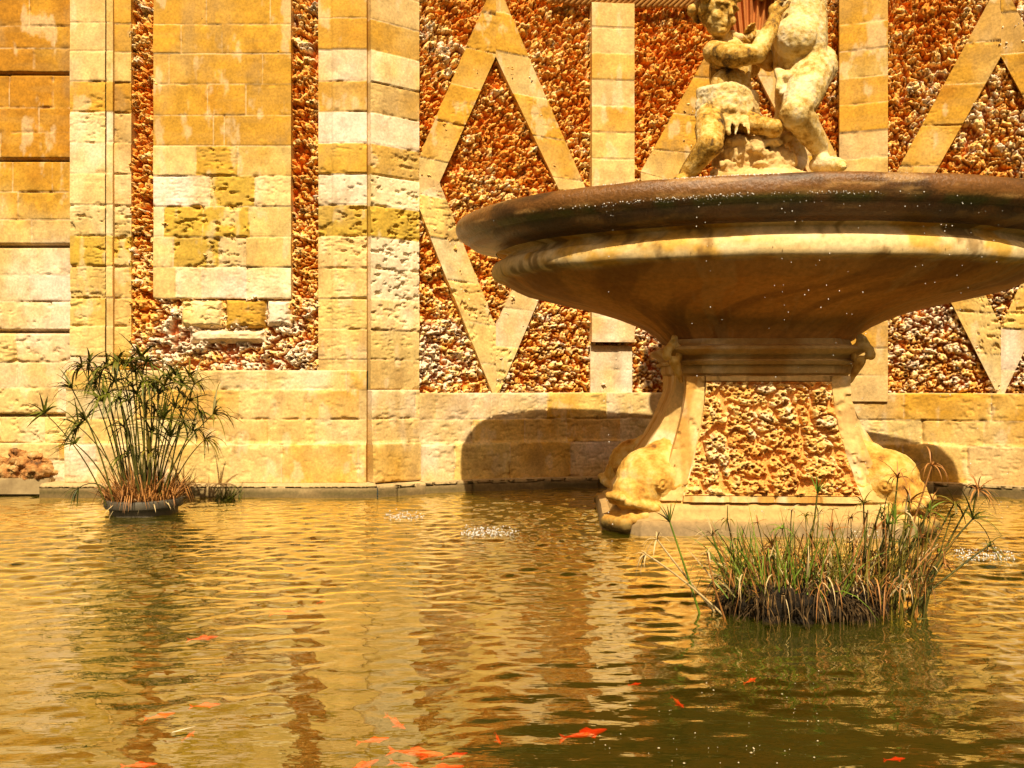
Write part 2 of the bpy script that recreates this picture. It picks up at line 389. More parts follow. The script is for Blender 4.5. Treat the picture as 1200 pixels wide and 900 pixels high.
for (x0, x1, y0, y1, t, r_, sd_) in ((211, 262.5, 350.6, 385, .12, .7, 43), (264, 311, 350.6, 385, .8, .75, 44), (312, 341, 350.6, 382, .12, .6, 45), (221, 311, 386, 402, .2, .5, 46)):
    S, Z = sz(sl(x0), sl(x1), zl(y1), zl(y0), .006)
    e = np.minimum(np.minimum(S - S.min(), S.max() - S), np.minimum(Z - Z.min(), Z.max() - Z))
    off, c = stone_surface(S, Z, np.full(S.shape, .5), e, np.full(S.shape, t), np.full(S.shape, r_), sd_)
    patch('panel_block', S, Z, off + .022 - .05 * (1 - sst(0, .035, e + .03 * (fbm(S * 14, Z * 14, sd_ + 5, 3) - .5))), c, wall, M_stone, back=-.1)
# right hand pilaster of the straight front and its slanting return
zbB, tB, rB = bands_of([(-250, -200, .5, .1), (-200, -160, .6, .1), (-160, -122, .5, .1), (-122, -86, .6, .1), (-86, -50, .55, .1), (-50, -14, .6, .1), (-14, 22, .5, .1), (22, 58, .72, .15), (58, 95, .2, .15), (95, 131, .62, .4), (131, 168, .12, .3), (168, 204, .66, .7), (204, 240, .12, .7), (240, 277, .72, 1), (277, 314, .14, .9), (314, 350, .2, .9), (350, 386, .25, .6), (386, 421, .4, .5), (421, 457, .5, .4)])
pil('corner_pilaster', sl(373), S_A - .012, .012, (zbB, tB, rB), 51, pr=lambda S: -.012 * (1 - sst(sl(388), sl(391), S)))
pil('corner_return', S_A + .014, S_B + .01, .012, (zbB, tB - .05, rB), 52)
# plinth of the straight front
zp_ = [zl(y) for y in (566, 520, 491, 457, 434)]
def plinth(name, s0, s1, zb, off0, seed, parent, tone=.36, rough=.45, step=.008, back=-.3, lip=0):
    S, Z = sz(s0, s1, zb[0], zb[-1], step)
    bi, ed, ci = courses(S, Z, zb, seed, .3, .62)
    o, c = stone_surface(S, Z, bi, ed, tone + .3 * (bi - .5), np.full(S.shape, rough), seed)
    if lip: o = o + lip * sst(zb[1] + .02, zb[1] - .005, Z)
    return patch(name, S, Z, o + off0, c, parent, M_stone, back=back)
plinth('plinth', sl(82) - .02, S_A - .012, zp_, .022, 61, wall, lip=.02)
plinth('plinth', 0, sl(82) - .02, [zl(y) for y in (566, 540, 520)], -.05, 62, wall)
plinth('plinth_return', S_A + .012, S_B, [zl(y) for y in (566, 520, 491, 457)], .03, 63, wall, tone=.36, lip=.02)
zs = zp_[-1]
# kerb at the water's edge (runs along the foot of both walls)
def kerb(name, s0, s1, ztop, off0, parent, seed):
    zz = np.array([-.25, -.02, .01, .02, .03, .04, .05, .065, .08, ztop - .03, ztop - .012, ztop, ztop]); oo = np.array([.0] * 9 + [.0, -.012, -.03, -.2])
    m = int((s1 - s0) / .008) + 1; ss = np.linspace(s0, s1, m)
    S = np.tile(ss, (len(zz), 1)); Z = np.tile(zz[:, None], (1, m)); O = np.tile(oo[:, None], (1, m)) + off0 + .012 * (fbm(S * 6, Z * 6, seed, 3) - .5)
    wet = 1 - sst(.02, .10, Z + .05 * (fbm(S * 4, Z * 4, seed + 2, 3) - .5))
    c = mixc([.42, .30, .14], [.17, .115, .045], wet) * (.7 + .6 * fbm(S * 8, Z * 14, seed + 5, 4))[..., None]
    jn = np.abs(((S + .13 * np.sin(S * 3)) / .83) % 1 - .5) * .83; jm = 1 - sst(.004, .010, jn); O = O - .02 * jm; c = c * (1 - .3 * jm)[..., None]
    alg = np.exp(-((Z - .035 - .03 * (fbm(S * 5, S * 2, seed + 9, 4) - .5)) / .018) ** 2) * sst(.35, .6, fbm(S * 7, Z * 9, seed + 8, 3)); c = mixc(c, [.05, .055, .012], alg * .4)
    return patch(name, S, Z, O, c, parent, M_stone)
kerb('kerb', sl(56), S_A + .01, zl(565), .11, wall, 71)
kerb('kerb', 0, sl(56), zl(560), -.02, wall, 72)

# ------------------------------------------------------------------ curved grotto wall
grot = empty('grotto_wall', (0, 0, 0)); tag(grot, 'curved grotto wall of rough tufa rock with smooth stone lozenge bands behind the fountain', 'wall')
S_E = S_B + CR * 1.16
zfl = zl(461, 6.4)
S, Z = sz(S_B, S_E, zfl, ZT, .0068)
pale = .36 * sst(2.0, 1.0, Z) - .14 + .30 * sst(S_B + 3.2, S_B + 4.6, S)
off, c = rock_surface(S, Z, 81, pale, cell=.09, depth=.085, crev=.16)
patch('rock_filling', S, Z, off + .010, c, grot, M_rock)
def arm(name, quad, off0, tone0, seed, courses_h=.21, rough=.25, back=-.12, step=.009):
    """four-cornered band of stone: corners (px,py) in order outer-a, outer-b, inner-b, inner-a"""
    q = [np.array(pxw(*c_)) for c_ in quad]
    L = np.linalg.norm(q[1] - q[0]); W = max(np.linalg.norm(q[3] - q[0]), np.linalg.norm(q[2] - q[1]))
    n = int(L / step) + 2; m = int(W / step) + 2
    u, v = np.meshgrid(np.linspace(0, 1, n), np.linspace(0, 1, m), indexing='ij')
    P = (q[0] * ((1 - u) * (1 - v))[..., None] + q[1] * (u * (1 - v))[..., None] + q[2] * (u * v)[..., None] + q[3] * ((1 - u) * v)[..., None])
    S, Z = P[..., 0], P[..., 1]
    a = (Z + .10 * (S - S.min())) / .30 + hsh(np.array(float(seed)), np.array(1.), 3); ii = np.floor(a); ed = np.minimum(a - ii, ii + 1 - a) * .30
    ed = np.minimum(ed, .5)
    bi = hsh(ii, np.full(ii.shape, float(seed)), 91)
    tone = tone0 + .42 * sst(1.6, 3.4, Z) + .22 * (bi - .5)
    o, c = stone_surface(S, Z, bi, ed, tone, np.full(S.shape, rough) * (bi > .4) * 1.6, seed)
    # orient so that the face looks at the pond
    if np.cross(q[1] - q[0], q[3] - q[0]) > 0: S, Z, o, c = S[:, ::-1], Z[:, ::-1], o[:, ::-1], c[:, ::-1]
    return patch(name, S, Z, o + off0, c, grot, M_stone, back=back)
for k, (cx, tx) in enumerate(((581, 0), (877, 0), (1173, 0))):
    top_o, top_i = (cx, -25), (cx, 66); bot_o, bot_i = (cx, 470), (cx, 382)
    lo, li = (cx - 96, 214), (cx - 66, 214); ro, ri = (cx + 106, 222), (cx + 74, 222)
    if k == 2: lo, li = (cx - 122, 214), (cx - 84, 214); ro, ri = (cx + 120, 210), (cx + 80, 210)
    if k == 1: lo, li = (cx - 126, 214), (cx - 80, 214); ro, ri = (cx + 120, 214), (cx + 76, 214)
    lu, ld = (lo[0], lo[1] - 13), (lo[0] + 1, lo[1] + 16)
    t0 = .28
    arm('lozenge_band', (lu, ld, (li[0], li[1] + 1), (li[0], li[1] - 1)), .003, t0 + .02, 104 + 10 * k)
    arm('lozenge_band', (top_o, lu, li, top_i), .004, t0 + .06, 100 + 10 * k)
    arm('lozenge_band', (bot_o, ld, li, bot_i), .004, t0 - .02, 101 + 10 * k, rough=.55)
    arm('lozenge_band', (top_o, ro, ri, top_i), .004, t0 + .03, 102 + 10 * k)
    arm('lozenge_band', (bot_o, ro, ri, bot_i), .004, t0, 103 + 10 * k, rough=.5)
def column(x0, x1, ytop, ybot, off0, seed, tone):
    s0, z0 = pxw(x0, ybot); s1, z1 = pxw(x1, ybot); zt = ZT if ytop is None else pxw((x0 + x1) / 2, ytop)[1]
    S, Z = sz(s0, s1, z0, zt, .008); zb = np.arange(z0 - .01, zt + .3, .205)
    if ytop is not None: zb = np.concatenate([zb[zb < zt - .05], [zt + .01]])
    bi, ed, ci = courses(S, Z, zb, seed, joints={c: [] for c in range(len(zb))})
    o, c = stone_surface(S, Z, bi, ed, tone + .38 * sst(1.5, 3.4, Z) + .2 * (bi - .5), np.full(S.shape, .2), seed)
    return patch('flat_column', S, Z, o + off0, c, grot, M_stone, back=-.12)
column(692, 742, 7, 401, .055, 131, .12); column(692, 741, 405, 463, .0, 132, .22)
column(983, 1040, None, 470, .05, 133, .34)
column(1290, 1345, None, 470, .05, 134, .34)
# rope-like moulding above the short column
s0, z0 = pxw(648, 0); s1, z1 = pxw(862, -2)
def prims_new(): return bmesh.new()
def cap(bm, a, b, r0, r1=None, seg=12, rings=5):
    """closed tapered capsule from a to b"""
    a, b = Vector(a), Vector(b); r1 = r0 if r1 is None else r1
    d = b - a; L = d.length
    if L < 1e-6: d = Vector((0, 0, 1)); L = 1e-6
    qd = d.normalized().to_track_quat('Z', 'Y')
    prof = [(-r0 * math.cos(t), r0 * math.sin(t)) for t in np.linspace(0, math.pi / 2, rings)] + [(L + r1 * math.sin(t), r1 * math.cos(t)) for t in np.linspace(0, math.pi / 2, rings)]
    vs_ = []; 
    for i, (h, r) in enumerate(prof):
        if i in (0, len(prof) - 1): vs_.append([bm.verts.new(a + qd @ Vector((0, 0, h)))])
        else: vs_.append([bm.verts.new(a + qd @ Vector((r * math.cos(2 * math.pi * k / seg), r * math.sin(2 * math.pi * k / seg), h))) for k in range(seg)])
    for A, B in zip(vs_[:-1], vs_[1:]):
        for k in range(seg):
            k2 = (k + 1) % seg
            if len(A) == 1: bm.faces.new((A[0], B[k2], B[k]))
            elif len(B) == 1: bm.faces.new((A[k], A[k2], B[0]))
            else: bm.faces.new((A[k], A[k2], B[k2], B[k]))
def ell(bm, c_, r, rot=None, seg=16, rings=10):
    c_ = Vector(c_); M = rot or Matrix.Identity(3); vs_ = []
    for i in range(rings + 1):
        t = math.pi * i / rings
        if i in (0, rings): vs_.append([bm.verts.new(c_ + M @ Vector((0, 0, r[2] * (1 if i else -1))))])
        else: vs_.append([bm.verts.new(c_ + M @ Vector((r[0] * math.sin(t) * math.cos(2 * math.pi * k / seg), r[1] * math.sin(t) * math.sin(2 * math.pi * k / seg), -r[2] * math.cos(t)))) for k in range(seg)])
    for A, B in zip(vs_[:-1], vs_[1:]):
        for k in range(seg):
            k2 = (k + 1) % seg
            if len(A) == 1: bm.faces.new((A[0], B[k2], B[k]))
            elif len(B) == 1: bm.faces.new((A[k], A[k2], B[0]))
            else: bm.faces.new((A[k], A[k2], B[k2], B[k]))
bm = bmesh.new(); nr = 34
for i in range(nr):
    s = s0 + (s1 - s0) * i / (nr - 1)
    a = wallmap(np.array(s - .035), np.array(z0 - .02 + .004 * math.sin(i)), np.array(.02)); b = wallmap(np.array(s + .035), np.array(z0 + .035), np.array(.045))
    cap(bm, a, b, .021, .024, 8, 4)
me = bpy.data.meshes.new('rope_moulding'); bm.to_mesh(me); bm.free()
for pl_ in me.polygons: pl_.use_smooth = True
M_rope = mat_mix('carved_stone', [(.3, (.36, .14, .03)), (.6, (.52, .27, .07))], scale=9)
link('rope_moulding', me, M_rope, grot)
# plinth: upper courses, projecting lower course
plinth('plinth', S_B + .002, S_E, [zl(y, 6.4) for y in (568, 520, 492, 460.5)], .03, 141, grot, tone=.38, rough=.5, lip=.02)
kerb('kerb', S_A + .012, S_E, zl(563.5, 6.4) + .01, .13, grot, 73)

# ================================================================== FOUNTAIN
FX, FY, FROT = 1.42, 5.10, R_(-3.5)
fou = empty('stone_fountain', (FX, FY, 0), FROT); tag(fou, 'large oval stone fountain basin on a flared pedestal standing in the pond', 'fountain')
def ring_pts(ax, bf, bb, ex, n=200):
    th = np.linspace(0, 2 * math.pi, n, endpoint=False); c, s = np.cos(th), np.sin(th)
    x = ax * np.where(c > 0, 1.07, 1.0) * np.sign(c) * np.abs(c) ** (2 / ex); yb = np.where(s < 0, bf, bb); y = yb * np.sign(s) * np.abs(s) ** (2 / ex)
    return x, y, th
A0, BF0, BB0 = 1.76, 1.12, .62
BROT = R_(-3.0)
def shell_loft(name, prof, colf, mat, parent, n=600, amp=.010, seed=0, cap_top=False, jit=True):
    """prof: (inset, z) list, inset from the rim towards the axis"""
    Vs, Cs = [], []
    fine_ = []
    for (p0, p1) in zip(prof[:-1], prof[1:]):
        kk = max(1, int(math.hypot(p1[0] - p0[0], p1[1] - p0[1]) / .014))
        fine_ += [(p0[0] + (p1[0] - p0[0]) * i / kk, p0[1] + (p1[1] - p0[1]) * i / kk) for i in range(kk)]
    prof = fine_ + [prof[-1]]
    for (d, z) in prof:
        ex = 2.0 + 1.2 * min(1, max(0, (d - .5) / .75))
        x, y, th = ring_pts(A0 - d, BF0 - .55 * d, BB0 - .30 * d, ex, n)
        nz = fbm(th * 6 + 3, np.full(n, z * 9), seed, 4) - .5
        nz = np.where(th > 6.0, nz * (2 * math.pi - th) / .2832 + (1 - (2 * math.pi - th) / .2832) * (fbm(np.full(n, 3.), np.full(n, z * 9), seed, 4) - .5), nz)
        sc = 1 + amp * nz / max(.3, A0 - d) * 2
        cb, sb = math.cos(BROT), math.sin(BROT); Vs.append(np.stack([(x * cb - y * sb) * sc, (x * sb + y * cb) * sc, z + amp * .6 * nz], -1)); Cs.append(colf(th, np.full(n, z), np.full(n, d)))
    V = np.concatenate(Vs); C = np.concatenate(Cs); f = [grid_faces(len(prof), n, wrap=True)]
    if cap_top:
        V = np.concatenate([V, [[0, 0, prof[-1][1]]]]); C = np.concatenate([C, C[-1:]]); k = np.arange(n) + (len(prof) - 1) * n
        f.append(np.stack([k, np.roll(k, -1), np.full(n, len(V) - 1)], -1))
    return link(name, mesh_np(name, V, f, C), mat, parent)
def arc(cx, cz, r, a0, a1, n): return [(cx - r * math.cos(R_(a)), cz + r * math.sin(R_(a))) for a in np.linspace(a0, a1, n)]
# body of the basin from neck up to the lower roll
def c_body(th, z, d):
    x = th * 3
    c = mixc([.46, .18, .030], [.62, .31, .075], fbm(x * 1.5, z * 7 + d * 3, 201, 5))
    st = sst(.46, .66, fbm(x * 1.6 + 3 * d, z * 1.0 + d * 1.6, 203, 6)); c = mixc(c, [.18, .07, .013], st * .6)
    pal = sst(.60, .74, fbm(x * 6, z * 16 + d * 6, 204, 5)) * .35; c = mixc(c, [.58, .36, .13], pal)
    roll = sst(1.40, 1.43, z + .02 * (fbm(x * 5, x * 0, 202, 3) - .5))
    rc = mixc([.66, .46, .17], [.78, .62, .36], fbm(x * 4, z * 20, 205, 4))
    rc = mixc(rc, [.62, .34, .04], sst(.48, .66, fbm(x * 2.4 + 8, z * 6, 209, 5)) * .85)
    rc = mixc(rc, [.20, .11, .03], sst(.60, .72, fbm(x * 5, z * 5, 207, 5)) * .8)
    return mixc(c, rc, roll)
body = [(1.275, 1.00), (1.27, 1.03), (1.235, 1.05), (1.20, 1.085), (1.15, 1.12), (1.08, 1.155), (.98, 1.195), (.86, 1.232), (.74, 1.262), (.62, 1.288), (.52, 1.312), (.43, 1.335), (.36, 1.366), (.33, 1.384), (.30, 1.402), (.272, 1.418)] + arc(.268, 1.474, .056, -80, 70, 16) + [(.27, 1.53), (.29, 1.548), (.31, 1.57), (.24, 1.585)]
shell_loft('basin_body', body, c_body, M_fount, fou, seed=211)
def c_rim(th, z, d):
    x = th * 3
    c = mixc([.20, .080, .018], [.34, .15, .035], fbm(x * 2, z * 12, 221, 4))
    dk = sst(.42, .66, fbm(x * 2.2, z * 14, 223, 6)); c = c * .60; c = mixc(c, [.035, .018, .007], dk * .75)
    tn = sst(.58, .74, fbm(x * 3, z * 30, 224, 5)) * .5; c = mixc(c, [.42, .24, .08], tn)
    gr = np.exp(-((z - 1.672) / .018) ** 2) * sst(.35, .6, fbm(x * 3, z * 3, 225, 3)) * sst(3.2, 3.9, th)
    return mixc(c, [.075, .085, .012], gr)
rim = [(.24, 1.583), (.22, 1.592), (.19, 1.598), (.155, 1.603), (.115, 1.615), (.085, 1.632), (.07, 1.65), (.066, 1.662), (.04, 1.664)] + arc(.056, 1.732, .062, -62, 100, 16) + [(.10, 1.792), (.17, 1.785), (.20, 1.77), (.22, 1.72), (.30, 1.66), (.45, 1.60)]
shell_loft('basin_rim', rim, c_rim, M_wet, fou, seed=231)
M_bw = bpy.data.materials.new('basin_water'); n, p = nodes(M_bw); p.inputs['Base Color'].default_value = (.05, .045, .02, 1); p.inputs['Roughness'].default_value = .05
shell_loft('basin_water', [(.2, 1.755), (.6, 1.755)], lambda th, z, d: np.tile([.05, .04, .02], (len(th), 1)), M_bw, fou, amp=0, cap_top=True)

# pedestal: chamfered rectangle lofted up
def oct_ring(w_, d_, c_, n=10):
    P = [(-w_ + c_, -d_), (w_ - c_, -d_), (w_, -d_ + c_), (w_, d_ - c_), (w_ - c_, d_), (-w_ + c_, d_), (-w_, d_ - c_), (-w_, -d_ + c_)]
    out = []
    for a, b in zip(P, P[1:] + P[:1]):
        for k in range(n): t = k / n; out.append((a[0] + (b[0] - a[0]) * t, a[1] + (b[1] - a[1]) * t))
    return np.array(out)
def ped_loft(name, levels, colf, mat, amp=.006, seed=0, n=10, cap_=True, smooth=False):
    Vs, Cs = [], []
    for (z, w_, d_, c_) in levels:
        P = oct_ring(w_, d_, c_, n); nz = fbm(P[:, 0] * 7 + z * 3, P[:, 1] * 7 + z * 7, seed, 3) - .5
        P = P * (1 + amp * 2 * nz / .5)[:, None]
        Vs.append(np.column_stack([P, np.full(len(P), z)])); Cs.append(colf(P[:, 0], np.full(len(P), z), P[:, 1]))
    V = np.concatenate(Vs); C = np.concatenate(Cs); m = len(Vs[0]); f = [grid_faces(len(levels), m, wrap=True)]
    if cap_:
        V = np.concatenate([V, [[0, 0, levels[-1][0]]]]); C = np.concatenate([C, C[-1:]]); k = np.arange(m) + (len(levels) - 1) * m
        f.append(np.stack([k, np.roll(k, -1), np.full(m, len(V) - 1)], -1))
    me = mesh_np(name, V, f, C); me.set_sharp_from_angle(angle=R_(35)); return link(name, me, mat, fou)
def c_ped(x, z, y):
    c = mixc([.58, .34, .095], [.68, .47, .19], fbm(x * 5 + y * 3, z * 4, 241, 4))
    st = sst(.48, .66, fbm(x * 9 + y * 9, z * 1.8, 243, 5)); c = mixc(c, [.46, .22, .035], st * .8)
    wh = sst(.56, .72, fbm(x * 7 + y * 5, z * 3 + 4, 247, 5)); c = mixc(c, [.74, .60, .38], wh * .7)
    return mixc(c, [.30, .17, .06], sst(.62, .75, fbm(x * 4, z * 8, 245, 4)) * .5)
def flare(z):                                   # half width, half depth of the pedestal at height z
    t = np.clip((.80 - z) / .62, 0, 1)
    return .475 + .33 * t ** 1.35, .445 + .09 * t ** 1.7
lv = []
for z in np.linspace(.12, .86, 75):
    w_, d_ = flare(z); lv.append((z, w_, d_, .14 + .10 * (.86 - z)))
ped_loft('pedestal_core', lv, c_ped, M_fount, seed=251, n=24, amp=.009)
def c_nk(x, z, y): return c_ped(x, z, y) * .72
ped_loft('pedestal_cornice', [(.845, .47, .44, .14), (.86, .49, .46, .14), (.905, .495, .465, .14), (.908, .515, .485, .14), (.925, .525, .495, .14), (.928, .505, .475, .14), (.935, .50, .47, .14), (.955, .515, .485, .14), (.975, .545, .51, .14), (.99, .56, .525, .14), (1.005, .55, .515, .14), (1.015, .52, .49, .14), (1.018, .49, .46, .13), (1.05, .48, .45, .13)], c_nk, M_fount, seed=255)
def c_pl(x, z, y):
    c = mixc([.40, .25, .09], [.55, .36, .13], fbm(x * 6, z * 14 + y * 3, 261, 4)); return mixc(c, [.24, .17, .09], sst(.10, .05, z) * .85)
ped_loft('pedestal_plinth', [(-.25, .90, .64, .20), (.04, .90, .64, .20), (.075, .89, .63, .20), (.085, .85, .59, .19), (.10, .84, .58, .18), (.125, .82, .575, .17), (.145, .80, .565, .17), (.155, .78, .55, .16), (.17, .74, .50, .16)], c_pl, M_fount, seed=265)
# framed rubble panel on the front
zz0, zz1 = .205, .812
def front_x(t, z):
    w_ = .335 + .135 * np.clip((.80 - z) / .62, 0, 1) ** 1.5; return (t * 2 - 1) * w_
n_, m_ = 150, 190
t, z = np.meshgrid(np.linspace(0, 1, m_), np.linspace(zz0, zz1, n_)); x = front_x(t, z)
o, c = rock_surface(x + 5, z, 271, -.04 * np.ones_like(x), cell=.105, depth=.075, crev=.30, warp=.9); c = mixc(c, [.60, .38, .12], np.full(x.shape, .45))
d_ = flare(z)[1]
e = np.minimum(np.minimum(t, 1 - t) * 40, np.minimum(z - zz0, zz1 - z) / .02); o = o * np.clip(e, 0, 1) - .05 * (1 - np.clip(e, 0, 1))
V = np.stack([x, -(d_ + np.maximum(o, -.072) + .080), z], -1).reshape(-1, 3)
link('rubble_panel', mesh_np('rubble_panel', V, [grid_faces(n_, m_)], c.reshape(-1, 3)), M_rock, fou)
def strip(name, t0, t1, za, zb_, thick, seed, kx=None):
    n, m = max(4, int((zb_ - za) / .008)), max(4, int(abs(t1 - t0) / .012) + 3)
    tt, zz = np.meshgrid(np.linspace(t0, t1, m), np.linspace(za, zb_, n)); xx = front_x(tt, zz)
    bul = thick + .016 * (fbm(xx * 8, zz * 8, seed, 4) - .5) - .012 * sst(.58, .72, fbm(xx * 22, zz * 22, seed + 3, 3))
    ed = np.minimum(np.minimum(tt - t0, t1 - tt) / (t1 - t0), np.minimum(zz - za, zb_ - zz) / (zb_ - za)) <= 1e-6
    dd = flare(zz)[1] + np.where(ed, -.03, bul)
    # two rows at the border so that the face stays flat to its edge
    V = np.stack([xx, -dd, zz], -1)
    V[1, :, 2] = za + .004; V[-2, :, 2] = zb_ - .004
    tb = np.linspace(t0, t1, m); V[:, 1, 0] = front_x(np.full(n, t0), zz[:, 1]) + .004; V[:, -2, 0] = front_x(np.full(n, t1), zz[:, 1]) - .004
    c = c_ped(xx.ravel(), zz.ravel(), xx.ravel() * 0)
    me = mesh_np(name, V.reshape(-1, 3), [grid_faces(n, m)], c); me.set_sharp_from_angle(angle=R_(40)); return link(name, me, M_fount, fou)
strip('panel_frame', -.16, -.003, .17, .845, .020, 281); strip('panel_frame', 1.003, 1.16, .17, .845, .020, 282)
strip('panel_frame', -.003, 1.003, .813, .845, .018, 283); strip('panel_frame', -.003, 1.003, .165, .204, .035, 284)

# remeshed sculpture helper
def sculpt(name, build, mat, parent, voxel=.008, smooth=3, amp=.004, nscale=9.0, seed=0, base=(0, 0, 0), dec=None):
    bm = bmesh.new(); build(bm)
    me = bpy.data.meshes.new(name); bm.to_mesh(me); bm.free()
    o = bpy.data.objects.new(name, me); col.objects.link(o)
    m = o.modifiers.new('r', 'REMESH'); m.mode = 'VOXEL'; m.voxel_size = voxel; m.use_smooth_shade = True
    if smooth: m = o.modifiers.new('s', 'SMOOTH'); m.iterations = smooth; m.factor = .5
    dg = bpy.context.evaluated_depsgraph_get(); ev = o.evaluated_get(dg)
    me2 = bpy.data.meshes.new_from_object(ev, depsgraph=dg); bpy.data.objects.remove(o); bpy.data.meshes.remove(me)
    n = len(me2.vertices); co = np.empty(n * 3, np.float32); no = np.empty(n * 3, np.float32)
    me2.vertices.foreach_get('co', co); me2.vertices.foreach_get('normal', no); co = co.reshape(-1, 3); no = no.reshape(-1, 3)
    if amp:
        h = (fbm(co[:, 0] * nscale + co[:, 1] * nscale * .7, co[:, 2] * nscale + co[:, 1] * nscale * .6, seed, 4) - .5) * 2 + (fbm(co[:, 0] * nscale * 5 - co[:, 1] * 31, co[:, 2] * nscale * 5 + co[:, 1] * 23, seed + 4, 3) - .5)
        co = co + no * (amp * h)[:, None]
    co = co - np.array(base, np.float32)
    me2.vertices.foreach_set('co', co.ravel().astype(np.float32)); me2.update(); me2.name = name
    for pl_ in me2.polygons: pl_.use_smooth = True
    me2.materials.clear()
    return link(name, me2, mat, parent)
M_dol = mat_mix('weathered_ochre_stone', [(.32, (.20, .08, .015)), (.42, (.46, .23, .035)), (.50, (.58, .34, .07)), (.6, (.64, .45, .15)), (.72, (.70, .55, .29))], scale=9, bump=.8, bscale=38, bdist=.009)
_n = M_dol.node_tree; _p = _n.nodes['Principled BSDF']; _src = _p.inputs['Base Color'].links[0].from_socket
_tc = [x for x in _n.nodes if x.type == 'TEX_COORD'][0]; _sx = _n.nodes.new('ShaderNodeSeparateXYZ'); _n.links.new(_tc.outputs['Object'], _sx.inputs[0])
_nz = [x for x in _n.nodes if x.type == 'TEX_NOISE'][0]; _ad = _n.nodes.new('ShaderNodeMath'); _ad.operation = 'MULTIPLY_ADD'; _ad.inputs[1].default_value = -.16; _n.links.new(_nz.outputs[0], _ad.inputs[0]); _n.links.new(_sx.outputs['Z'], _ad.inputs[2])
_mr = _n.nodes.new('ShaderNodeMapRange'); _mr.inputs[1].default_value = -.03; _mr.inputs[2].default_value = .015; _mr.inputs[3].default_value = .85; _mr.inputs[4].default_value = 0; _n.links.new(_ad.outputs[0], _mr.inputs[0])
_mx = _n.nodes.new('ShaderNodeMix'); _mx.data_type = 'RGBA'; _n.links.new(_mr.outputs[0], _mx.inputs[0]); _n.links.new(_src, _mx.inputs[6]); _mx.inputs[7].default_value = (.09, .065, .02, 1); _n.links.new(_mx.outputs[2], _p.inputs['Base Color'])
def dolphin(bm, sx, sy):
    """scrolled fish at one corner: head out over the plinth, body rising up the corner"""
    def Q(u, z, v=0): # u outward from the axis along the corner diagonal, v sideways
        dx, dy = .84 * sx, .54 * sy
        return Vector((dx * u - dy * v, dy * u + dx * v, z))
    ell(bm, Q(.755, .265), (.19, .17, .185)); ell(bm, Q(.84, .205), (.14, .13, .12)); ell(bm, Q(.65, .34), (.15, .14, .15))
    for a, b, r0, r1 in ((Q(.66, .34), Q(.56, .46), .14, .085), (Q(.56, .46), Q(.46, .62), .085, .04), (Q(.46, .62), Q(.40, .80), .04, .03)):
        cap(bm, a, b, r0, r1)
    # lips and snout scroll
    cap(bm, Q(.91, .185, -.08), Q(.91, .185, .08), .034); cap(bm, Q(.955, .165, -.075), Q(.955, .165, .075), .026)
    cap(bm, Q(.985, .19, -.06), Q(.985, .19, .06), .024); cap(bm, Q(.87, .085, -.10), Q(.87, .085, .10), .04); cap(bm, Q(.93, .075, -.09), Q(.93, .075, .09), .032)
    cap(bm, Q(.985, .045, -.08), Q(.985, .045, .08), .038)
    for v in (-1, 1):
        for k in range(10):          # ring round the eye
            a = k * .6283; cap(bm, Q(.80 + .030 * math.cos(a), .265 + .030 * math.sin(a), v * .155), Q(.80 + .030 * math.cos(a), .265 + .030 * math.sin(a), v * .168), .010, .009, 8, 4)
        cap(bm, Q(.80, .265, v * .15), Q(.80, .265, v * .170), .013)
        for k in range(5):      # gill fins sweeping back
            cap(bm, Q(.72, .235 - .03 * k, v * .165), Q(.54, .33 - .055 * k, v * .23), .018, .010)
        cap(bm, Q(.92, .155, v * .11), Q(.76, .12, v * .15), .022, .03)
        cap(bm, Q(.74, .13, v * .13), Q(.58, .15, v * .24), .045, .025)
for sx, sy in ((-1, -1), (1, -1), (-1, 1), (1, 1)):
    sculpt('corner_dolphin', lambda bm: dolphin(bm, sx, sy), M_dol, fou, voxel=.0065, smooth=1, amp=.006, seed=int(300 + sx * 3 + sy))
def scroll(bm, sx, sy):
    c_ = Vector((sx * .50, sy * .43, .955)); d = Vector((.84 * sx, .54 * sy, 0))
    for k in range(14):
        a = k * .42; r = .055 - .0028 * k; p0 = c_ + d * (math.cos(a) * r) + Vector((0, 0, math.sin(a) * r * 1.2)); cap(bm, p0, p0 + Vector((0, 0, .004)), .026 - .001 * k)
    for k in range(5): cap(bm, c_ + Vector((0, 0, .05 + .012 * k)), c_ + d * (.0 + .012 * k) + Vector((-.016 * sx * (k - 2), -.02, .07 + .006 * k)), .020, .010)
    cap(bm, c_ + Vector((0, 0, -.03)), c_ + d * -.05 + Vector((0, 0, -.14)), .03, .012)
for sx, sy in ((-1, -1), (1, -1)):
    sculpt('corner_scroll', lambda bm: scroll(bm, sx, sy), M_dol, fou, voxel=.007, smooth=2, amp=.004, seed=320)

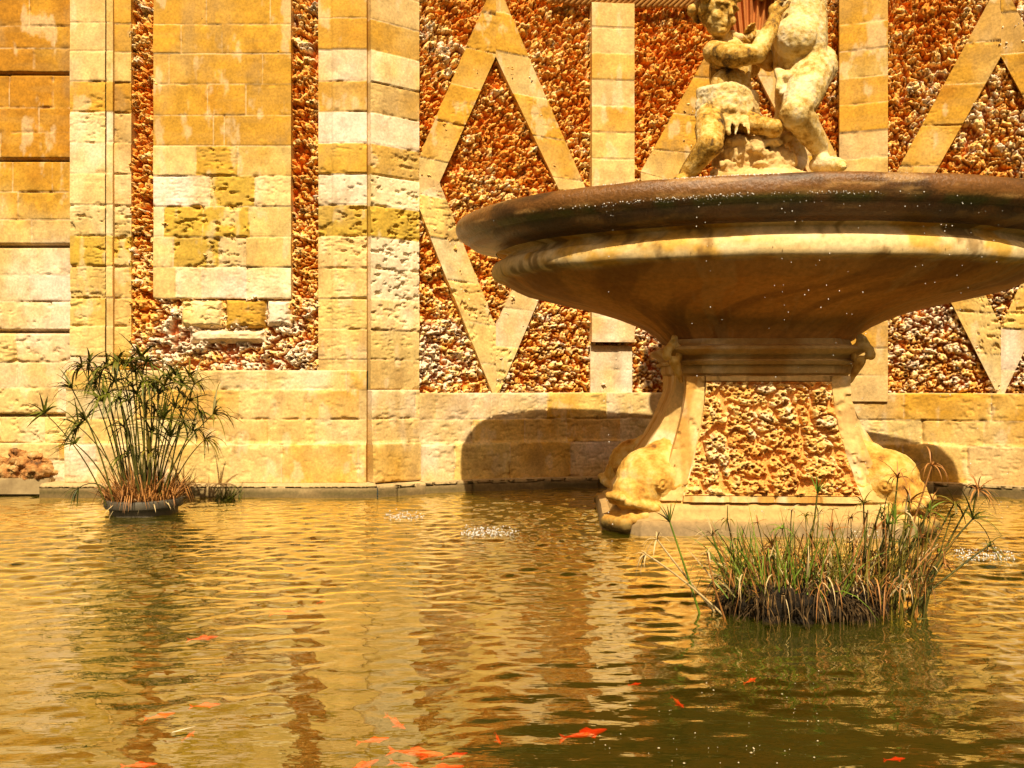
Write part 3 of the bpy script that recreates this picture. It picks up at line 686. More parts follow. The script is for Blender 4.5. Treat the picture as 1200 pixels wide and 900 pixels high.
# ================================================================== STATUES on the basin
def P(px, py, Y): return Vector(((px - 600) / F * Y, Y, CAMZ + (450 - py) / F * Y))
M_stat = mat_mix('lichened_statue_stone', [(.28, (.035, .025, .015)), (.40, (.16, .10, .03)), (.47, (.46, .26, .05)), (.55, (.58, .42, .18)), (.68, (.66, .55, .36)), (.8, (.62, .38, .09))], scale=4.2, bump=.7, bscale=38, rough=.75, bdist=.008)
M_stat2 = mat_mix('pale_statue_stone', [(.28, (.06, .04, .02)), (.38, (.30, .20, .08)), (.46, (.54, .36, .12)), (.56, (.64, .51, .30)), (.72, (.72, .62, .46))], scale=5, bump=.8, bscale=42, rough=.75, bdist=.008)
def stat_mat(name, stops):
    m = mat_mix(name, stops, scale=4.5, bump=.9, bscale=42, rough=.8, bdist=.008); n = m.node_tree
    tc = [x for x in n.nodes if x.type == 'TEX_COORD'][0]; cr = [x for x in n.nodes if x.type == 'VALTORGB'][0]; big = cr.inputs[0].links[0].from_socket
    sm = n.nodes.new('ShaderNodeTexNoise'); sm.inputs['Scale'].default_value = 24; sm.inputs['Detail'].default_value = 7; sm.inputs['Roughness'].default_value = .7; n.links.new(tc.outputs['Object'], sm.inputs['Vector'])
    mx = n.nodes.new('ShaderNodeMix'); mx.data_type = 'FLOAT'; mx.inputs[0].default_value = .42; n.links.new(big, mx.inputs[2]); n.links.new(sm.outputs[0], mx.inputs[3]); n.links.new(mx.outputs[0], cr.inputs[0])
    return m
M_stat = stat_mat('dark_lichened_statue_stone', [(.36, (.03, .02, .01)), (.43, (.15, .08, .016)), (.485, (.48, .26, .035)), (.545, (.64, .44, .14)), (.64, (.76, .60, .33))])
M_stat2 = stat_mat('eroded_statue_stone', [(.34, (.10, .055, .015)), (.42, (.42, .25, .055)), (.48, (.64, .46, .17)), (.56, (.70, .57, .34)), (.68, (.76, .67, .50))])
def chain(bm, pts):
    for (a, r0), (b, r1) in zip(pts[:-1], pts[1:]): cap(bm, a, b, r0, r1, 14, 5)
def head(bm, c_, f, s=1.0, seed=1, up=(0, 0, 1)):
    f = Vector(f).normalized(); u = Vector(up); u = (u - f * u.dot(f)).normalized(); r = f.cross(u)
    rot = Matrix((r, f, u)).transposed()
    def H(x, y, z): return c_ + (r * x + f * y + u * z) * s
    ell(bm, H(0, -.01, .025), (.105 * s, .118 * s, .115 * s), rot); ell(bm, H(0, .03, -.05), (.078 * s, .075 * s, .085 * s), rot)
    for x in (-1, 1):
        ell(bm, H(.047 * x, .068, -.035), (.036 * s, .030 * s, .036 * s)); ell(bm, H(.106 * x, -.01, -.005), (.016 * s, .028 * s, .036 * s), rot)
        cap(bm, H(.016 * x, .103, .036), H(.072 * x, .080, .032), .014 * s, .012 * s); ell(bm, H(.040 * x, .089, .008), (.018 * s, .012 * s, .011 * s), rot)
    cap(bm, H(0, .108, .025), H(0, .127, -.020), .011 * s, .017 * s); ell(bm, H(0, .04, .07), (.075 * s, .07 * s, .05 * s), rot)
    cap(bm, H(-.020, .098, -.060), H(.020, .098, -.060), .009 * s); cap(bm, H(-.016, .095, -.078), H(.016, .095, -.078), .010 * s); ell(bm, H(0, .080, -.108), (.030 * s, .026 * s, .024 * s))
    q = random.Random(seed)
    for k in range(60):
        a = q.uniform(0, 6.283); e = q.uniform(-.35, 1.4); d = Vector((math.cos(a) * math.cos(e), math.sin(a) * math.cos(e), math.sin(e)))
        if d.y > .35 and d.z < .55: continue
        cc = H(d.x * .122, d.y * .125 - .025, d.z * .125 + .03); t_ = Vector((q.gauss(0, 1), q.gauss(0, 1), q.gauss(0, 1))).normalized() * .022 * s
        cap(bm, cc - t_, cc + t_, .030 * s, .020 * s, 8, 4)
def hand(bm, wrist, d, nrm, s=1.0, curl=.6):
    d = Vector(d).normalized(); nrm = Vector(nrm); nrm = (nrm - d * nrm.dot(d)).normalized(); r = d.cross(nrm)
    pc = wrist + d * .045 * s; cap(bm, wrist, pc, .030 * s, .036 * s); ell(bm, pc, (.040 * s, .03 * s, .04 * s))
    for k, (x, L) in enumerate(((-.033, .055), (-.011, .066), (.011, .062), (.032, .048))):
        a = pc + d * .03 * s + r * x * s; b = a + (d * math.cos(curl * .6) + nrm * math.sin(curl * .6)) * L * .55 * s; c2 = b + (d * math.cos(curl * 1.7) + nrm * math.sin(curl * 1.7)) * L * .5 * s
        cap(bm, a, b, .0115 * s, .0105 * s, 8, 4); cap(bm, b, c2, .0105 * s, .009 * s, 8, 4)
    a = pc - d * .02 * s - r * .03 * s; b = a - r * .03 * s + d * .03 * s + nrm * .02 * s; cap(bm, a, b, .013 * s, .011 * s, 8, 4); cap(bm, b, b + d * .028 * s + nrm * .012 * s, .011 * s, .009 * s, 8, 4)
def seated(bm):
    chain(bm, [(P(852, 128, 5.14), .145), (P(856, 104, 5.16), .122), (P(856, 78, 5.15), .125), (P(853, 64, 5.14), .105)])
    ell(bm, P(855, 100, 5.06), (.115, .09, .10)); ell(bm, P(842, 70, 5.05), (.06, .05, .05)); ell(bm, P(868, 70, 5.07), (.055, .05, .05))
    cap(bm, P(838, 60, 5.10), P(878, 58, 5.2), .065, .06)
    cap(bm, P(851, 58, 5.13), P(844, 36, 5.08), .058, .054)
    head(bm, P(841, 16, 5.04), (.42, -.86, -.22), 1.02, 3, up=(.12, 0, 1))
    chain(bm, [(P(837, 61, 5.05), .068), (P(862, 66, 4.93), .066), (P(887, 63, 4.92), .055), (P(900, 40, 4.96), .050), (P(908, 22, 5.0), .036)])
    hand(bm, P(908, 22, 5.0), (.1, .15, 1), (.7, .5, 0), 1.1, .7)
    chain(bm, [(P(880, 60, 5.2), .06), (P(902, 74, 5.22), .05), (P(888, 50, 5.14), .038)]); hand(bm, P(888, 50, 5.14), (-.6, -.2, .7), (0, -1, 0), 1.0, .8)
    # legs
    chain(bm, [(P(836, 130, 5.10), .095), (P(832, 150, 4.96), .088), (P(832, 170, 4.86), .076), (P(822, 182, 4.90), .066), (P(808, 200, 4.96), .055), (P(802, 208, 4.98), .042)])
    chain(bm, [(P(802, 209, 4.99), .042), (P(793, 214, 4.88), .034)])
    for k in range(5): cap(bm, P(790 + 2.6 * k, 214, 4.87), P(787 + 2.8 * k, 215, 4.83), .011, .009, 8, 4)
    chain(bm, [(P(862, 136, 5.10), .085), (P(888, 147, 5.0), .058), (P(908, 149, 4.95), .048), (P(900, 178, 5.16), .045), (P(892, 204, 5.2), .036)])
    chain(bm, [(P(892, 206, 5.14), .04), (P(898, 210, 5.04), .03)])
def seat_cloth(bm):
    q = random.Random(4)
    for k in range(7):
        y0 = 104 + 4.2 * k
        pts = [(P(822 - .5 * k, y0 + 6 + q.uniform(-2, 2), 5.08), .030), (P(838, y0 + 1 + 2 * math.sin(k), 4.985), .034), (P(858, y0 + q.uniform(-1, 3), 4.975), .036), (P(877, y0 + 5 + q.uniform(-2, 2), 5.02), .030), (P(885, y0 + 9, 5.12), .024)]
        chain(bm, pts)
    for k in range(6):
        x = 850 + 5 * k; cap(bm, P(x, 136 + q.uniform(-3, 3), 4.96), P(x + q.uniform(-4, 7), 149 + q.uniform(-5, 9), 4.92), .019, .009)
    ell(bm, P(866, 136, 5.04), (.09, .07, .05))
def standing(bm):
    chain(bm, [(P(938, 74, 5.14), .16), (P(936, 45, 5.12), .165), (P(938, 12, 5.14), .150), (P(938, -22, 5.16), .155), (P(937, -38, 5.17), .11)])
    ell(bm, P(932, 44, 5.02), (.13, .11, .13)); ell(bm, P(922, -18, 5.05), (.07, .05, .06)); ell(bm, P(952, -18, 5.05), (.07, .05, .06)); ell(bm, P(958, 78, 5.2), (.12, .12, .13))
    cap(bm, P(912, -34, 5.17), P(964, -34, 5.17), .075); cap(bm, P(936, -40, 5.16), P(934, -58, 5.14), .06, .055)
    head(bm, P(932, -82, 5.10), (-.5, -.8, -.25), 1.05, 9)
    chain(bm, [(P(966, -34, 5.16), .066), (P(992, -58, 5.12), .055), (P(972, -100, 5.1), .04)]); hand(bm, P(972, -100, 5.1), (-.3, 0, 1), (-1, 0, 0), 1.1, .6)
    chain(bm, [(P(910, -34, 5.16), .064), (P(892, -10, 5.22), .052), (P(884, -34, 5.2), .038)]); hand(bm, P(884, -34, 5.2), (-.2, 0, 1), (-1, 0, 0), 1.1, .6)
    chain(bm, [(P(950, 82, 5.10), .135), (P(943, 106, 4.99), .118), (P(932, 133, 4.92), .088), (P(940, 142, 4.96), .085), (P(952, 160, 5.03), .070), (P(962, 178, 5.08), .046)])
    chain(bm, [(P(961, 182, 5.08), .046), (P(966, 193, 5.05), .050), (P(978, 193, 4.97), .042), (P(986, 194, 4.93), .034)]); ell(bm, P(957, 193, 5.09), (.045, .05, .04))
    for k in range(5): cap(bm, P(984, 195 - 1.2 * k, 4.90 + .016 * k), P(990, 196 - 1.6 * k, 4.87 + .016 * k), .0125, .010, 8, 4)
    chain(bm, [(P(932, 84, 5.24), .105), (P(925, 112, 5.27), .088), (P(921, 140, 5.27), .068), (P(928, 160, 5.32), .062), (P(938, 186, 5.36), .044)]); chain(bm, [(P(938, 190, 5.36), .045), (P(932, 198, 5.24), .034)])
def stand_cloth(bm):
    q = random.Random(8)
    for k in range(8):
        x = 911 + 3.4 * k; cap(bm, P(x, 86 + q.uniform(-3, 3), 5.0 + .01 * k), P(x + q.uniform(-4, 4), 106 + q.uniform(-6, 8), 4.97), .022, .015, 8, 4)
    chain(bm, [(P(910, 82, 5.08), .02), (P(922, 90, 4.98), .03), (P(938, 84, 4.97), .02), (P(952, 74, 4.97), .014)])
rk = P(890, 215, 5.15)
st1 = empty('cherub_statue', P(850, 200, 5.1)); tag(st1, 'weathered stone seated cherub with draped lap and crossed arm', 'statue', 'cherub statues on the fountain')
sculpt('figure', seated, M_stat, st1, voxel=.006, smooth=1, amp=.005, nscale=12, seed=401, base=st1.location); sculpt('drapery', seat_cloth, M_stat2, st1, voxel=.0065, smooth=1, amp=.010, nscale=13, seed=403, base=st1.location)
st2 = empty('cherub_statue', P(945, 200, 5.1)); tag(st2, 'pale eroded standing cherub with one foot stepping right', 'statue', 'cherub statues on the fountain')
sculpt('figure', standing, M_stat2, st2, voxel=.0065, smooth=1, amp=.007, nscale=13, seed=405, base=st2.location); sculpt('drapery', stand_cloth, M_stat2, st2, voxel=.007, smooth=1, amp=.003, seed=407, base=st2.location)
M_srock = mat_mix('statue_rock', [(.3, (.40, .20, .05)), (.5, (.60, .42, .17)), (.7, (.68, .53, .30))], scale=6, bump=.8, bscale=30, bdist=.01)
def rock_seat(bm):
    q = random.Random(2)
    ell(bm, Vector((rk.x, 5.15, 1.86)), (.56, .40, .22)); ell(bm, P(868, 182, 5.16), (.17, .14, .12)); ell(bm, P(893, 176, 5.22), (.13, .12, .13)); ell(bm, P(850, 160, 5.22), (.14, .12, .16)); ell(bm, P(905, 190, 5.12), (.14, .12, .09)); ell(bm, P(868, 150, 5.22), (.17, .12, .12))
    for k in range(26):
        a = P(q.uniform(835, 925), q.uniform(160, 205), q.uniform(4.98, 5.12)); ell(bm, a, (q.uniform(.03, .07), .04, q.uniform(.02, .04)))
tag(sculpt('statue_rock', rock_seat, M_srock, None, voxel=.008, smooth=0, amp=.022, nscale=12, seed=411), 'pale carved rock the cherubs sit and stand on', 'rock')
# fluted shell between the two figures
sh = empty('carved_shell', P(880, 60, 5.32)); tag(sh, 'reddish fluted carved shell held up between the two cherubs', 'shell')
n_, m_ = 46, 120
v, u = np.meshgrid(np.linspace(0, 1, n_), np.linspace(-1, 1, m_), indexing='ij')
fl = np.cos(u * math.pi * 9)
px = 880 + u * (16 + 30 * v ** .8); py = 74 - 112 * v + 10 * v * u ** 2; yy = 5.36 - .10 * np.sqrt(np.clip(1 - (u * .98) ** 2, 0, 1)) * (1 + .4 * v) - .018 * fl * (.3 + v)
xw = (px - 600) / F * yy; zw = CAMZ + (450 - py) / F * yy
L0 = np.array(sh.location)
Vf = np.stack([xw, yy, zw], -1).reshape(-1, 3) - L0; Vb = np.stack([xw, yy * 0 + 5.42, zw], -1).reshape(-1, 3) - L0
q_ = np.arange(n_ * m_).reshape(n_, m_); ring = np.concatenate([q_[0, :-1], q_[:-1, -1], q_[-1, :0:-1], q_[:0:-1, 0]]); N0 = n_ * m_
M_shell = mat_mix('shaded_shell_stone', [(.3, (.30, .085, .02)), (.5, (.46, .16, .035)), (.7, (.55, .24, .06))], scale=8, vec=(1, 1, .3))  # red-brown puts shade into the colour, along with wet orange-red stone
link('fluted_fan', mesh_np('fluted_fan', np.concatenate([Vf, Vb]), [grid_faces(n_, m_), grid_faces(n_, m_, flip=True) + N0, np.stack([np.roll(ring, -1), ring, ring + N0, np.roll(ring, -1) + N0], -1)]), M_shell, sh)
def ruffle(bm):
    for k in range(9):
        a = math.pi * (k / 8 - .5); cap(bm, P(873 + 15 * math.sin(a), 40 + 4 * math.cos(a), 5.12), P(873 + 9 * math.sin(a), 50, 5.16), .026, .016, 8, 4)
    cap(bm, P(866, 50, 5.2), P(884, 50, 5.2), .03); cap(bm, P(876, 52, 5.2), P(880, 80, 5.3), .05, .06)
sculpt('ruffled_foot', ruffle, M_stat2, sh, voxel=.007, smooth=1, amp=.003, seed=421, base=sh.location)

# ================================================================== PLANTS
def mat_leaf(name, a, b, rough=.55, trans=.25):
    m = mat_mix(name, [(.3, a), (.7, b)], scale=9, bump=.1, rough=rough, spec=.3); return m
M_green = mat_leaf('papyrus_green', (.022, .030, .003), (.15, .155, .010))
M_olive = mat_leaf('papyrus_olive', (.07, .06, .006), (.20, .15, .016))
M_stem = mat_leaf('papyrus_stem', (.018, .022, .003), (.11, .10, .012))
M_dry = mat_leaf('dry_reed', (.16, .060, .014), (.44, .20, .05))
M_straw = mat_leaf('straw', (.36, .25, .10), (.58, .45, .24))
M_bright = mat_leaf('fresh_reed', (.07, .13, .008), (.16, .22, .018))
def tube(pts, r0, r1, seg=6):
    pts = [np.array(p_, float) for p_ in pts]; n = len(pts); V, Fq = [], []
    for i, p_ in enumerate(pts):
        t = pts[min(i + 1, n - 1)] - pts[max(i - 1, 0)]; t = t / (np.linalg.norm(t) + 1e-9)
        a = np.cross(t, [0.3, 1, 0.1]); a /= np.linalg.norm(a); b = np.cross(t, a); r = r0 + (r1 - r0) * i / (n - 1)
        for k in range(seg): an = 2 * math.pi * k / seg; V.append(p_ + r * (a * math.cos(an) + b * math.sin(an)))
    for i in range(n - 1):
        for k in range(seg): Fq.append((i * seg + k, i * seg + (k + 1) % seg, (i + 1) * seg + (k + 1) % seg, (i + 1) * seg + k))
    return V, Fq
def ribbon(V, Fq, p0, d, L, w_, droop, r, segs=5, kink=None):
    """tapered folded blade starting at p0 along d, drooping with gravity"""
    d = np.array(d, float); d /= np.linalg.norm(d); side = np.cross(d, [0, 0, 1.0])
    if np.linalg.norm(side) < .05: side = np.array([1., 0, 0])
    side /= np.linalg.norm(side); side = side * math.cos(r) + np.cross(side, d) * math.sin(r)
    p = np.array(p0, float); k0 = len(V)
    for i in range(segs + 1):
        t = i / segs; ww = w_ * (1 - t) ** .7 * (.55 + .45 * min(1, t * 4)) + .0003
        V.append(p - side * ww); V.append(p + np.array([0, 0, -ww * .35])); V.append(p + side * ww)
        if kink is not None and i == kink: d = d * .5 + np.array([0, 0, -1.0]); d /= np.linalg.norm(d)
        d = d + np.array([0, 0, -droop / segs]); d /= np.linalg.norm(d); p = p + d * L / segs
    for i in range(segs):
        a = k0 + 3 * i; Fq += [(a, a + 1, a + 4, a + 3), (a + 1, a + 2, a + 5, a + 4)]
def umbel(top, axis, n, L, q, droop=1.2, spread=1.2, w_=.0045):
    V, Fq = [], []; ax = Vector(axis).normalized()
    for k in range(n):
        an = 6.283 * k / n + q.uniform(-.3, .3); el_ = q.uniform(.15, 1.0) * spread
        perp = ax.orthogonal().normalized(); perp = (Matrix.Rotation(an, 3, ax) @ perp)
        d = ax * math.cos(el_) + perp * math.sin(el_)
        ribbon(V, Fq, top, d, L * q.uniform(.65, 1.15), w_ * q.uniform(.7, 1.2), droop * q.uniform(.5, 1.4), q.uniform(-.6, .6))
    return V, Fq
def plain(name, V, Fq, mat, parent, base=(0, 0, 0), smooth=True):
    V = np.array(V) - np.array(base); q4 = [f for f in Fq if len(f) == 4]; q3 = [f for f in Fq if len(f) == 3]
    return link(name, mesh_np(name, V, [x for x in (q4, q3) if x], None, smooth), mat, parent)
def stalk(root, foot, tip, bend, r0, q, n_bl, L, mat_s=None, mat_u=None, droop=1.2, spread=1.2, w_=.0045, blade=True):
    """one papyrus stem (part) with its umbrella of leaves (sub-part)"""
    base = np.array(root.location); foot = np.array(foot); tip = np.array(tip); mid = (foot + tip) / 2 + np.array(bend)
    pts = [(1 - t) ** 2 * foot + 2 * t * (1 - t) * mid + t * t * tip for t in np.linspace(0, 1, 9)]
    V, Fq = tube(pts, r0, r0 * .6, 5); s_ = plain('stem', V, Fq, mat_s or M_stem, root, base)
    if blade:
        V, Fq = umbel(pts[-1], pts[-1] - pts[-2], n_bl, L, q, droop, spread, w_); plain('leaf_umbel', V, Fq, mat_u or M_green, s_, base)
# --- potted papyrus at left
PX, PY = surf(169, 601)
pot = empty('plant_pot', (PX, PY, 0)); tag(pot, 'dark grey round plant pot standing in the water by the left wall', 'pot')
def lathe(prof, seg=40):
    V, Fq = [], []
    for (r, z) in prof:
        for k in range(seg): a = 6.283185 * k / seg; V.append((r * math.cos(a), r * math.sin(a), z))
    for i in range(len(prof) - 1):
        for k in range(seg): Fq.append((i * seg + k, i * seg + (k + 1) % seg, (i + 1) * seg + (k + 1) % seg, (i + 1) * seg + k))
    return V, Fq
M_pot = mat_mix('grey_pot', [(.3, (.035, .03, .022)), (.7, (.10, .085, .06))], scale=12, rough=.6)
V, Fq = lathe([(.17, -.3), (.195, .0), (.20, .045)]); plain('pot_body', V, Fq, M_pot, pot)
V, Fq = lathe([(.20, .04), (.222, .042), (.228, .05), (.228, .085), (.222, .094), (.205, .095), (.198, .08), (.19, .05)]); plain('pot_rim', V, Fq, M_pot, pot)
M_soil = mat_mix('soil', [(.3, (.03, .018, .008)), (.7, (.09, .05, .02))], scale=25)
V, Fq = lathe([(.197, .06), (.1, .075), (.001, .08)]); plain('soil', V, Fq, M_soil, pot)
pap = empty('papyrus_plant', (PX, PY, .07)); tag(pap, 'tall green papyrus with drooping leaf umbrellas growing from the dark pot', 'plant')
q = random.Random(12)
tips = [(96, 430), (105, 425), (118, 440), (125, 432), (132, 428), (138, 424), (147, 430), (153, 425), (158, 436), (165, 420), (172, 424), (178, 450), (186, 448), (193, 452), (200, 445), (206, 440), (213, 452), (222, 442), (228, 450), (84, 455), (52, 484), (92, 500), (100, 492), (88, 520), (126, 462), (140, 468), (150, 470), (112, 450), (160, 462), (170, 475), (182, 480), (192, 490), (205, 478), (215, 495), (232, 482), (250, 485), (226, 505), (240, 515), (199, 512), (145, 500), (178, 508), (120, 470), (186, 462), (210, 460), (168, 448), (155, 452), (135, 448), (222, 470), (175, 530), (150, 535)]
for i, (tx, ty) in enumerate(tips):
    dy = q.uniform(-.16, .16) if i not in (20, 19) else q.uniform(-.3, -.2); Yt = PY + dy
    tip = P(tx, ty, Yt); fx = PX + np.clip((tip.x - PX) * .35, -.14, .14) + q.uniform(-.05, .05); foot = (fx, PY + dy * .6, .07)
    lean = tip.x - fx
    stalk(pap, foot, tip, (-lean * .18, 0, .03 + abs(lean) * .10), q.uniform(.0042, .0062), q, q.randint(12, 17), q.uniform(.13, .25), droop=q.uniform(.9, 2.8), mat_u=q.choice((M_green, M_green, M_green, M_olive)), spread=q.uniform(1.0, 1.6), w_=.0095)
tip = P(92, 572, PY - .18)
stalk(pap, (PX - .1, PY - .12, .07), tip, (0, 0, .14), .005, q, 16, .13, droop=2.2)
V, Fq = [], []
for k in range(640):
    a = q.uniform(0, 6.283); r = .20 * math.sqrt(q.random()); p0 = (PX + r * math.cos(a), PY + r * math.sin(a), .07)
    ribbon(V, Fq, p0, (math.cos(a) * r * 2.6 + q.gauss(0, .22), math.sin(a) * r * 2.6 + q.gauss(0, .22), 1), q.uniform(.06, .32) * (1 - 1.2 * r), q.uniform(.003, .006), q.uniform(0, .9), q.uniform(0, 3), 4, kink=q.choice((None, None, 2, 3)))
tag(plain('dry_stubble', V, Fq, M_dry, pap, pap.location), kind='stuff')
V, Fq = [], []
for k in range(40):
    a = q.uniform(0, 6.283); r = q.uniform(.12, .2); p0 = (PX + r * math.cos(a), PY + r * math.sin(a), .09)
    ribbon(V, Fq, p0, (math.cos(a) + q.gauss(0, .3), math.sin(a) + q.gauss(0, .3), q.uniform(-.1, 1.0)), q.uniform(.06, .18), .005, q.uniform(.5, 2), q.uniform(0, 3), 4)
tag(plain('straw_blades', V, Fq, M_straw, pap, pap.location), kind='stuff')
# --- little tuft by the kerb
tx, ty = surf(268, 586)
tuf = empty('reed_tuft', (tx, ty - .03, 0)); tag(tuf, 'small dark reed tuft at the kerb right of the papyrus pot', 'plant')
V, Fq = [], []
for k in range(60):
    ribbon(V, Fq, (tx + q.gauss(0, .035), ty - .03 + q.gauss(0, .02), -.02), (q.gauss(.1, .35), q.gauss(0, .3), 1), q.uniform(.06, .17), .005, q.uniform(.2, 1.2), q.uniform(0, 3), 4)
plain('blades', V, Fq, M_green, tuf, tuf.location)
# --- reed island at right
IX, IY = surf(938, 716)
isl = empty('reed_clump', (IX, IY, 0)); tag(isl, 'wide clump of green and dead reeds on a floating root mat before the fountain', 'plant')
M_root = mat_mix('root_mat', [(.35, (.004, .003, .0015)), (.55, (.018, .011, .004)), (.75, (.06, .036, .013))], scale=18, bump=1.0, bscale=60, rough=.8, bdist=.015)
def mat_(bm):
    q = random.Random(6)
    ell(bm, Vector((IX, IY, .03)), (.27, .14, .04)); ell(bm, Vector((IX - .10, IY - .0, .035)), (.13, .10, .06)); ell(bm, Vector((IX + .1, IY - .0, .045)), (.13, .11, .07))
    for k in range(60):
        a = q.uniform(0, 6.28); ell(bm, Vector((IX + .28 * math.cos(a) * q.uniform(.5, 1), IY + .14 * math.sin(a), q.uniform(-.02, .09))), (q.uniform(.015, .05), .03, q.uniform(.015, .035)))
sculpt('root_mat', mat_, M_root, isl, voxel=.007, smooth=0, amp=.014, nscale=30, seed=501, base=isl.location)
q = random.Random(21)
def isl_stalk(fx_px, tip_px, tip_py, dY, n_bl, L, ms, mu, droop, bendx=0.0, r0=.005, fy=None, spread=1.2, blade=True, zf=.0):
    Yt = IY + dY; f0 = ((fx_px - 600) / F * Yt, Yt, zf); tip = P(tip_px, tip_py, Yt)
    stalk(isl, f0, tip, (bendx, 0, .02), r0, q, n_bl, L, ms, mu, droop, spread, .0038, blade)
named = [(1070, 1118, 590, .02, 15, .11, M_stem, M_olive, 2.0), (1060, 1158, 640, -.03, 12, .11, M_stem, M_green, 2.2), (1030, 1052, 560, .10, 14, .10, M_stem, M_dry, 2.0), (1082, 1105, 660, -.09, 6, .07, M_stem, M_dry, 2.0), (1045, 1088, 600, -.02, 16, .09, M_stem, M_bright, 1.2), (848, 758, 650, -.06, 10, .08, M_straw, M_straw, 3.0), (1020, 1012, 590, .0, 12, .07, M_stem, M_olive, 1.6), (1065, 1140, 608, -.05, 16, .14, M_stem, M_green, 1.8), (1050, 1066, 588, .05, 22, .10, M_stem, M_dry, 1.6), (1078, 1146, 575, .05, 24, .13, M_stem, M_dry, 2.2), (1040, 1092, 545, .18, 18, .11, M_dry, M_dry, 3.0), (935, 958, 578, .05, 14, .07, M_stem, M_bright, .6), (820, 785, 612, -.04, 8, .09, M_bright, M_green, .5),
         (1000, 1040, 615, .03, 16, .08, M_stem, M_bright, .8), (1020, 1075, 632, -.04, 14, .09, M_stem, M_green, 1.5), (870, 835, 628, .02, 12, .09, M_bright, M_straw, 1.6), (838, 770, 632, -.02, 9, .08, M_straw, M_straw, 2.4), (1075, 1125, 740, -.1, 0, .1, M_stem, M_green, 1.0), (990, 975, 622, .06, 10, .07, M_stem, M_dry, 1.4), (915, 905, 640, .0, 10, .06, M_stem, M_dry, 1.2)]
for a in named: isl_stalk(*a[:9], bendx=q.uniform(-.03, .03), blade=a[4] > 0, r0=.0048)
for k in range(88):
    fx = q.uniform(850, 1085) if k % 2 else q.uniform(985, 1085); t_ = (fx - 850) / 235
    tx = fx + q.gauss(0, 10) + (t_ - .45) * 34; ty = q.uniform(585, 665) + 14 * (1 - t_)
    isl_stalk(fx, tx, ty, q.uniform(-.11, .13), q.randint(3, 8), q.uniform(.03, .08), q.choice((M_stem, M_stem, M_olive, M_dry)), q.choice((M_dry, M_olive, M_bright, M_straw, M_stem)), q.uniform(.8, 2.6), bendx=q.uniform(-.02, .02), r0=q.uniform(.0022, .0042), blade=k % 4 != 0, zf=-.02)
for nm, mt, cnt, h0, h1, xs in (('green_blades', M_bright, 170, .10, .32, (845, 1000)), ('olive_blades', M_olive, 200, .10, .27, (855, 1075)), ('dead_blades', M_dry, 230, .08, .30, (860, 1085)), ('straw_blades', M_straw, 110, .08, .26, (835, 1070))):
    V, Fq = [], []
    for k in range(cnt):
        px_ = q.uniform(*xs); Yb = IY + q.uniform(-.13, .13); zb_ = q.uniform(.06, .13)
        p0 = ((px_ - 600) / F * Yb, Yb, zb_)
        lx = (px_ - 955) / 420
        down = nm in ('straw_blades', 'dead_blades') and k % 9 == 0
        if down: ribbon(V, Fq, (p0[0], IY - q.uniform(.10, .15), q.uniform(.10, .17)), (q.gauss(0, .3), -.3, .3), q.uniform(.08, .17), .0028, 4.0, q.uniform(0, 3), 5)
        else: ribbon(V, Fq, p0, (1.5 * lx + q.gauss(0, .30), q.gauss(0, .25), 1), q.uniform(h0, h1), q.uniform(.0016, .0036), q.choice((.1, .2, .5, 1.2, 2.0)), q.uniform(0, 3), 5, kink=q.choice((None, None, None, None, 2, 3, 4)))
    tag(plain(nm, V, Fq, mt, isl, isl.location), kind='stuff')

V, Fq = [], []
for k in range(520):      # matted roots and rotten leaves hanging over the rim of the mat
    a = q.uniform(3.0, 6.5); r = q.uniform(.75, 1.02); p0 = (IX + .29 * r * math.cos(a), IY + .165 * r * math.sin(a), q.uniform(.02, .13))
    ribbon(V, Fq, p0, (math.cos(a) * .6 + q.gauss(0, .5), math.sin(a) * .6 + q.gauss(0, .3), q.uniform(-.4, .7)), q.uniform(.04, .14), q.uniform(.0016, .004), q.uniform(1.0, 4.0), q.uniform(0, 3), 4, kink=q.choice((None, 1, 2)))
M_hang = mat_mix('rotting_roots', [(.3, (.012, .008, .003)), (.52, (.06, .034, .011)), (.72, (.24, .14, .05))], scale=22)
tag(plain('hanging_roots', V, Fq, M_hang, isl, isl.location), kind='stuff')

# ================================================================== ROCKS on the low ledge at far left
M_lrock = mat_mix('loose_tufa', [(.32, (.08, .04, .018)), (.43, (.34, .14, .035)), (.56, (.50, .29, .10)), (.72, (.60, .44, .24))], scale=11, bump=.9, bscale=50, bdist=.012)
rocks = [(12, 553, 22, 'large pale rock at the left end of the ledge'), (45, 553, 26, 'long pale rock on the ledge nearest the papyrus'), (30, 541, 18, 'orange rock in the middle of the ledge heap'), (4, 541, 14, 'small brown rock at the picture edge on the heap'), (54, 543, 13, 'small ochre rock high at the right end of the heap'), (22, 533, 15, 'reddish rock on top of the heap'), (44, 534, 13, 'brown rock beside the topmost rock of the heap'), (62, 554, 9, 'smallest rock at the right end of the ledge'), (-14, 550, 20, 'pale rock half outside the picture on the ledge'), (-12, 536, 15, 'brown rock over the half hidden rock')]
for i, (px, py, r, lab) in enumerate(rocks):
    Yr = 6.17; c0 = P(px, py, Yr); rr = r * Yr / F * .80
    def rb(bm, c0=c0, rr=rr, i=i):
        q2 = random.Random(i)
        ell(bm, c0, (rr, rr * .8, rr * .62), Matrix.Rotation(q2.uniform(-.4, .4), 3, 'Y'))
        for k in range(5): ell(bm, c0 + Vector((q2.gauss(0, .4), q2.gauss(0, .3), q2.gauss(0, .25))) * rr, (rr * .4, rr * .4, rr * .3))
    tag(sculpt('loose_rock', rb, M_lrock, None, voxel=.008, smooth=0, amp=.024, nscale=17, seed=600 + i), lab, 'rock', 'loose rocks on the ledge at the foot of the wall')
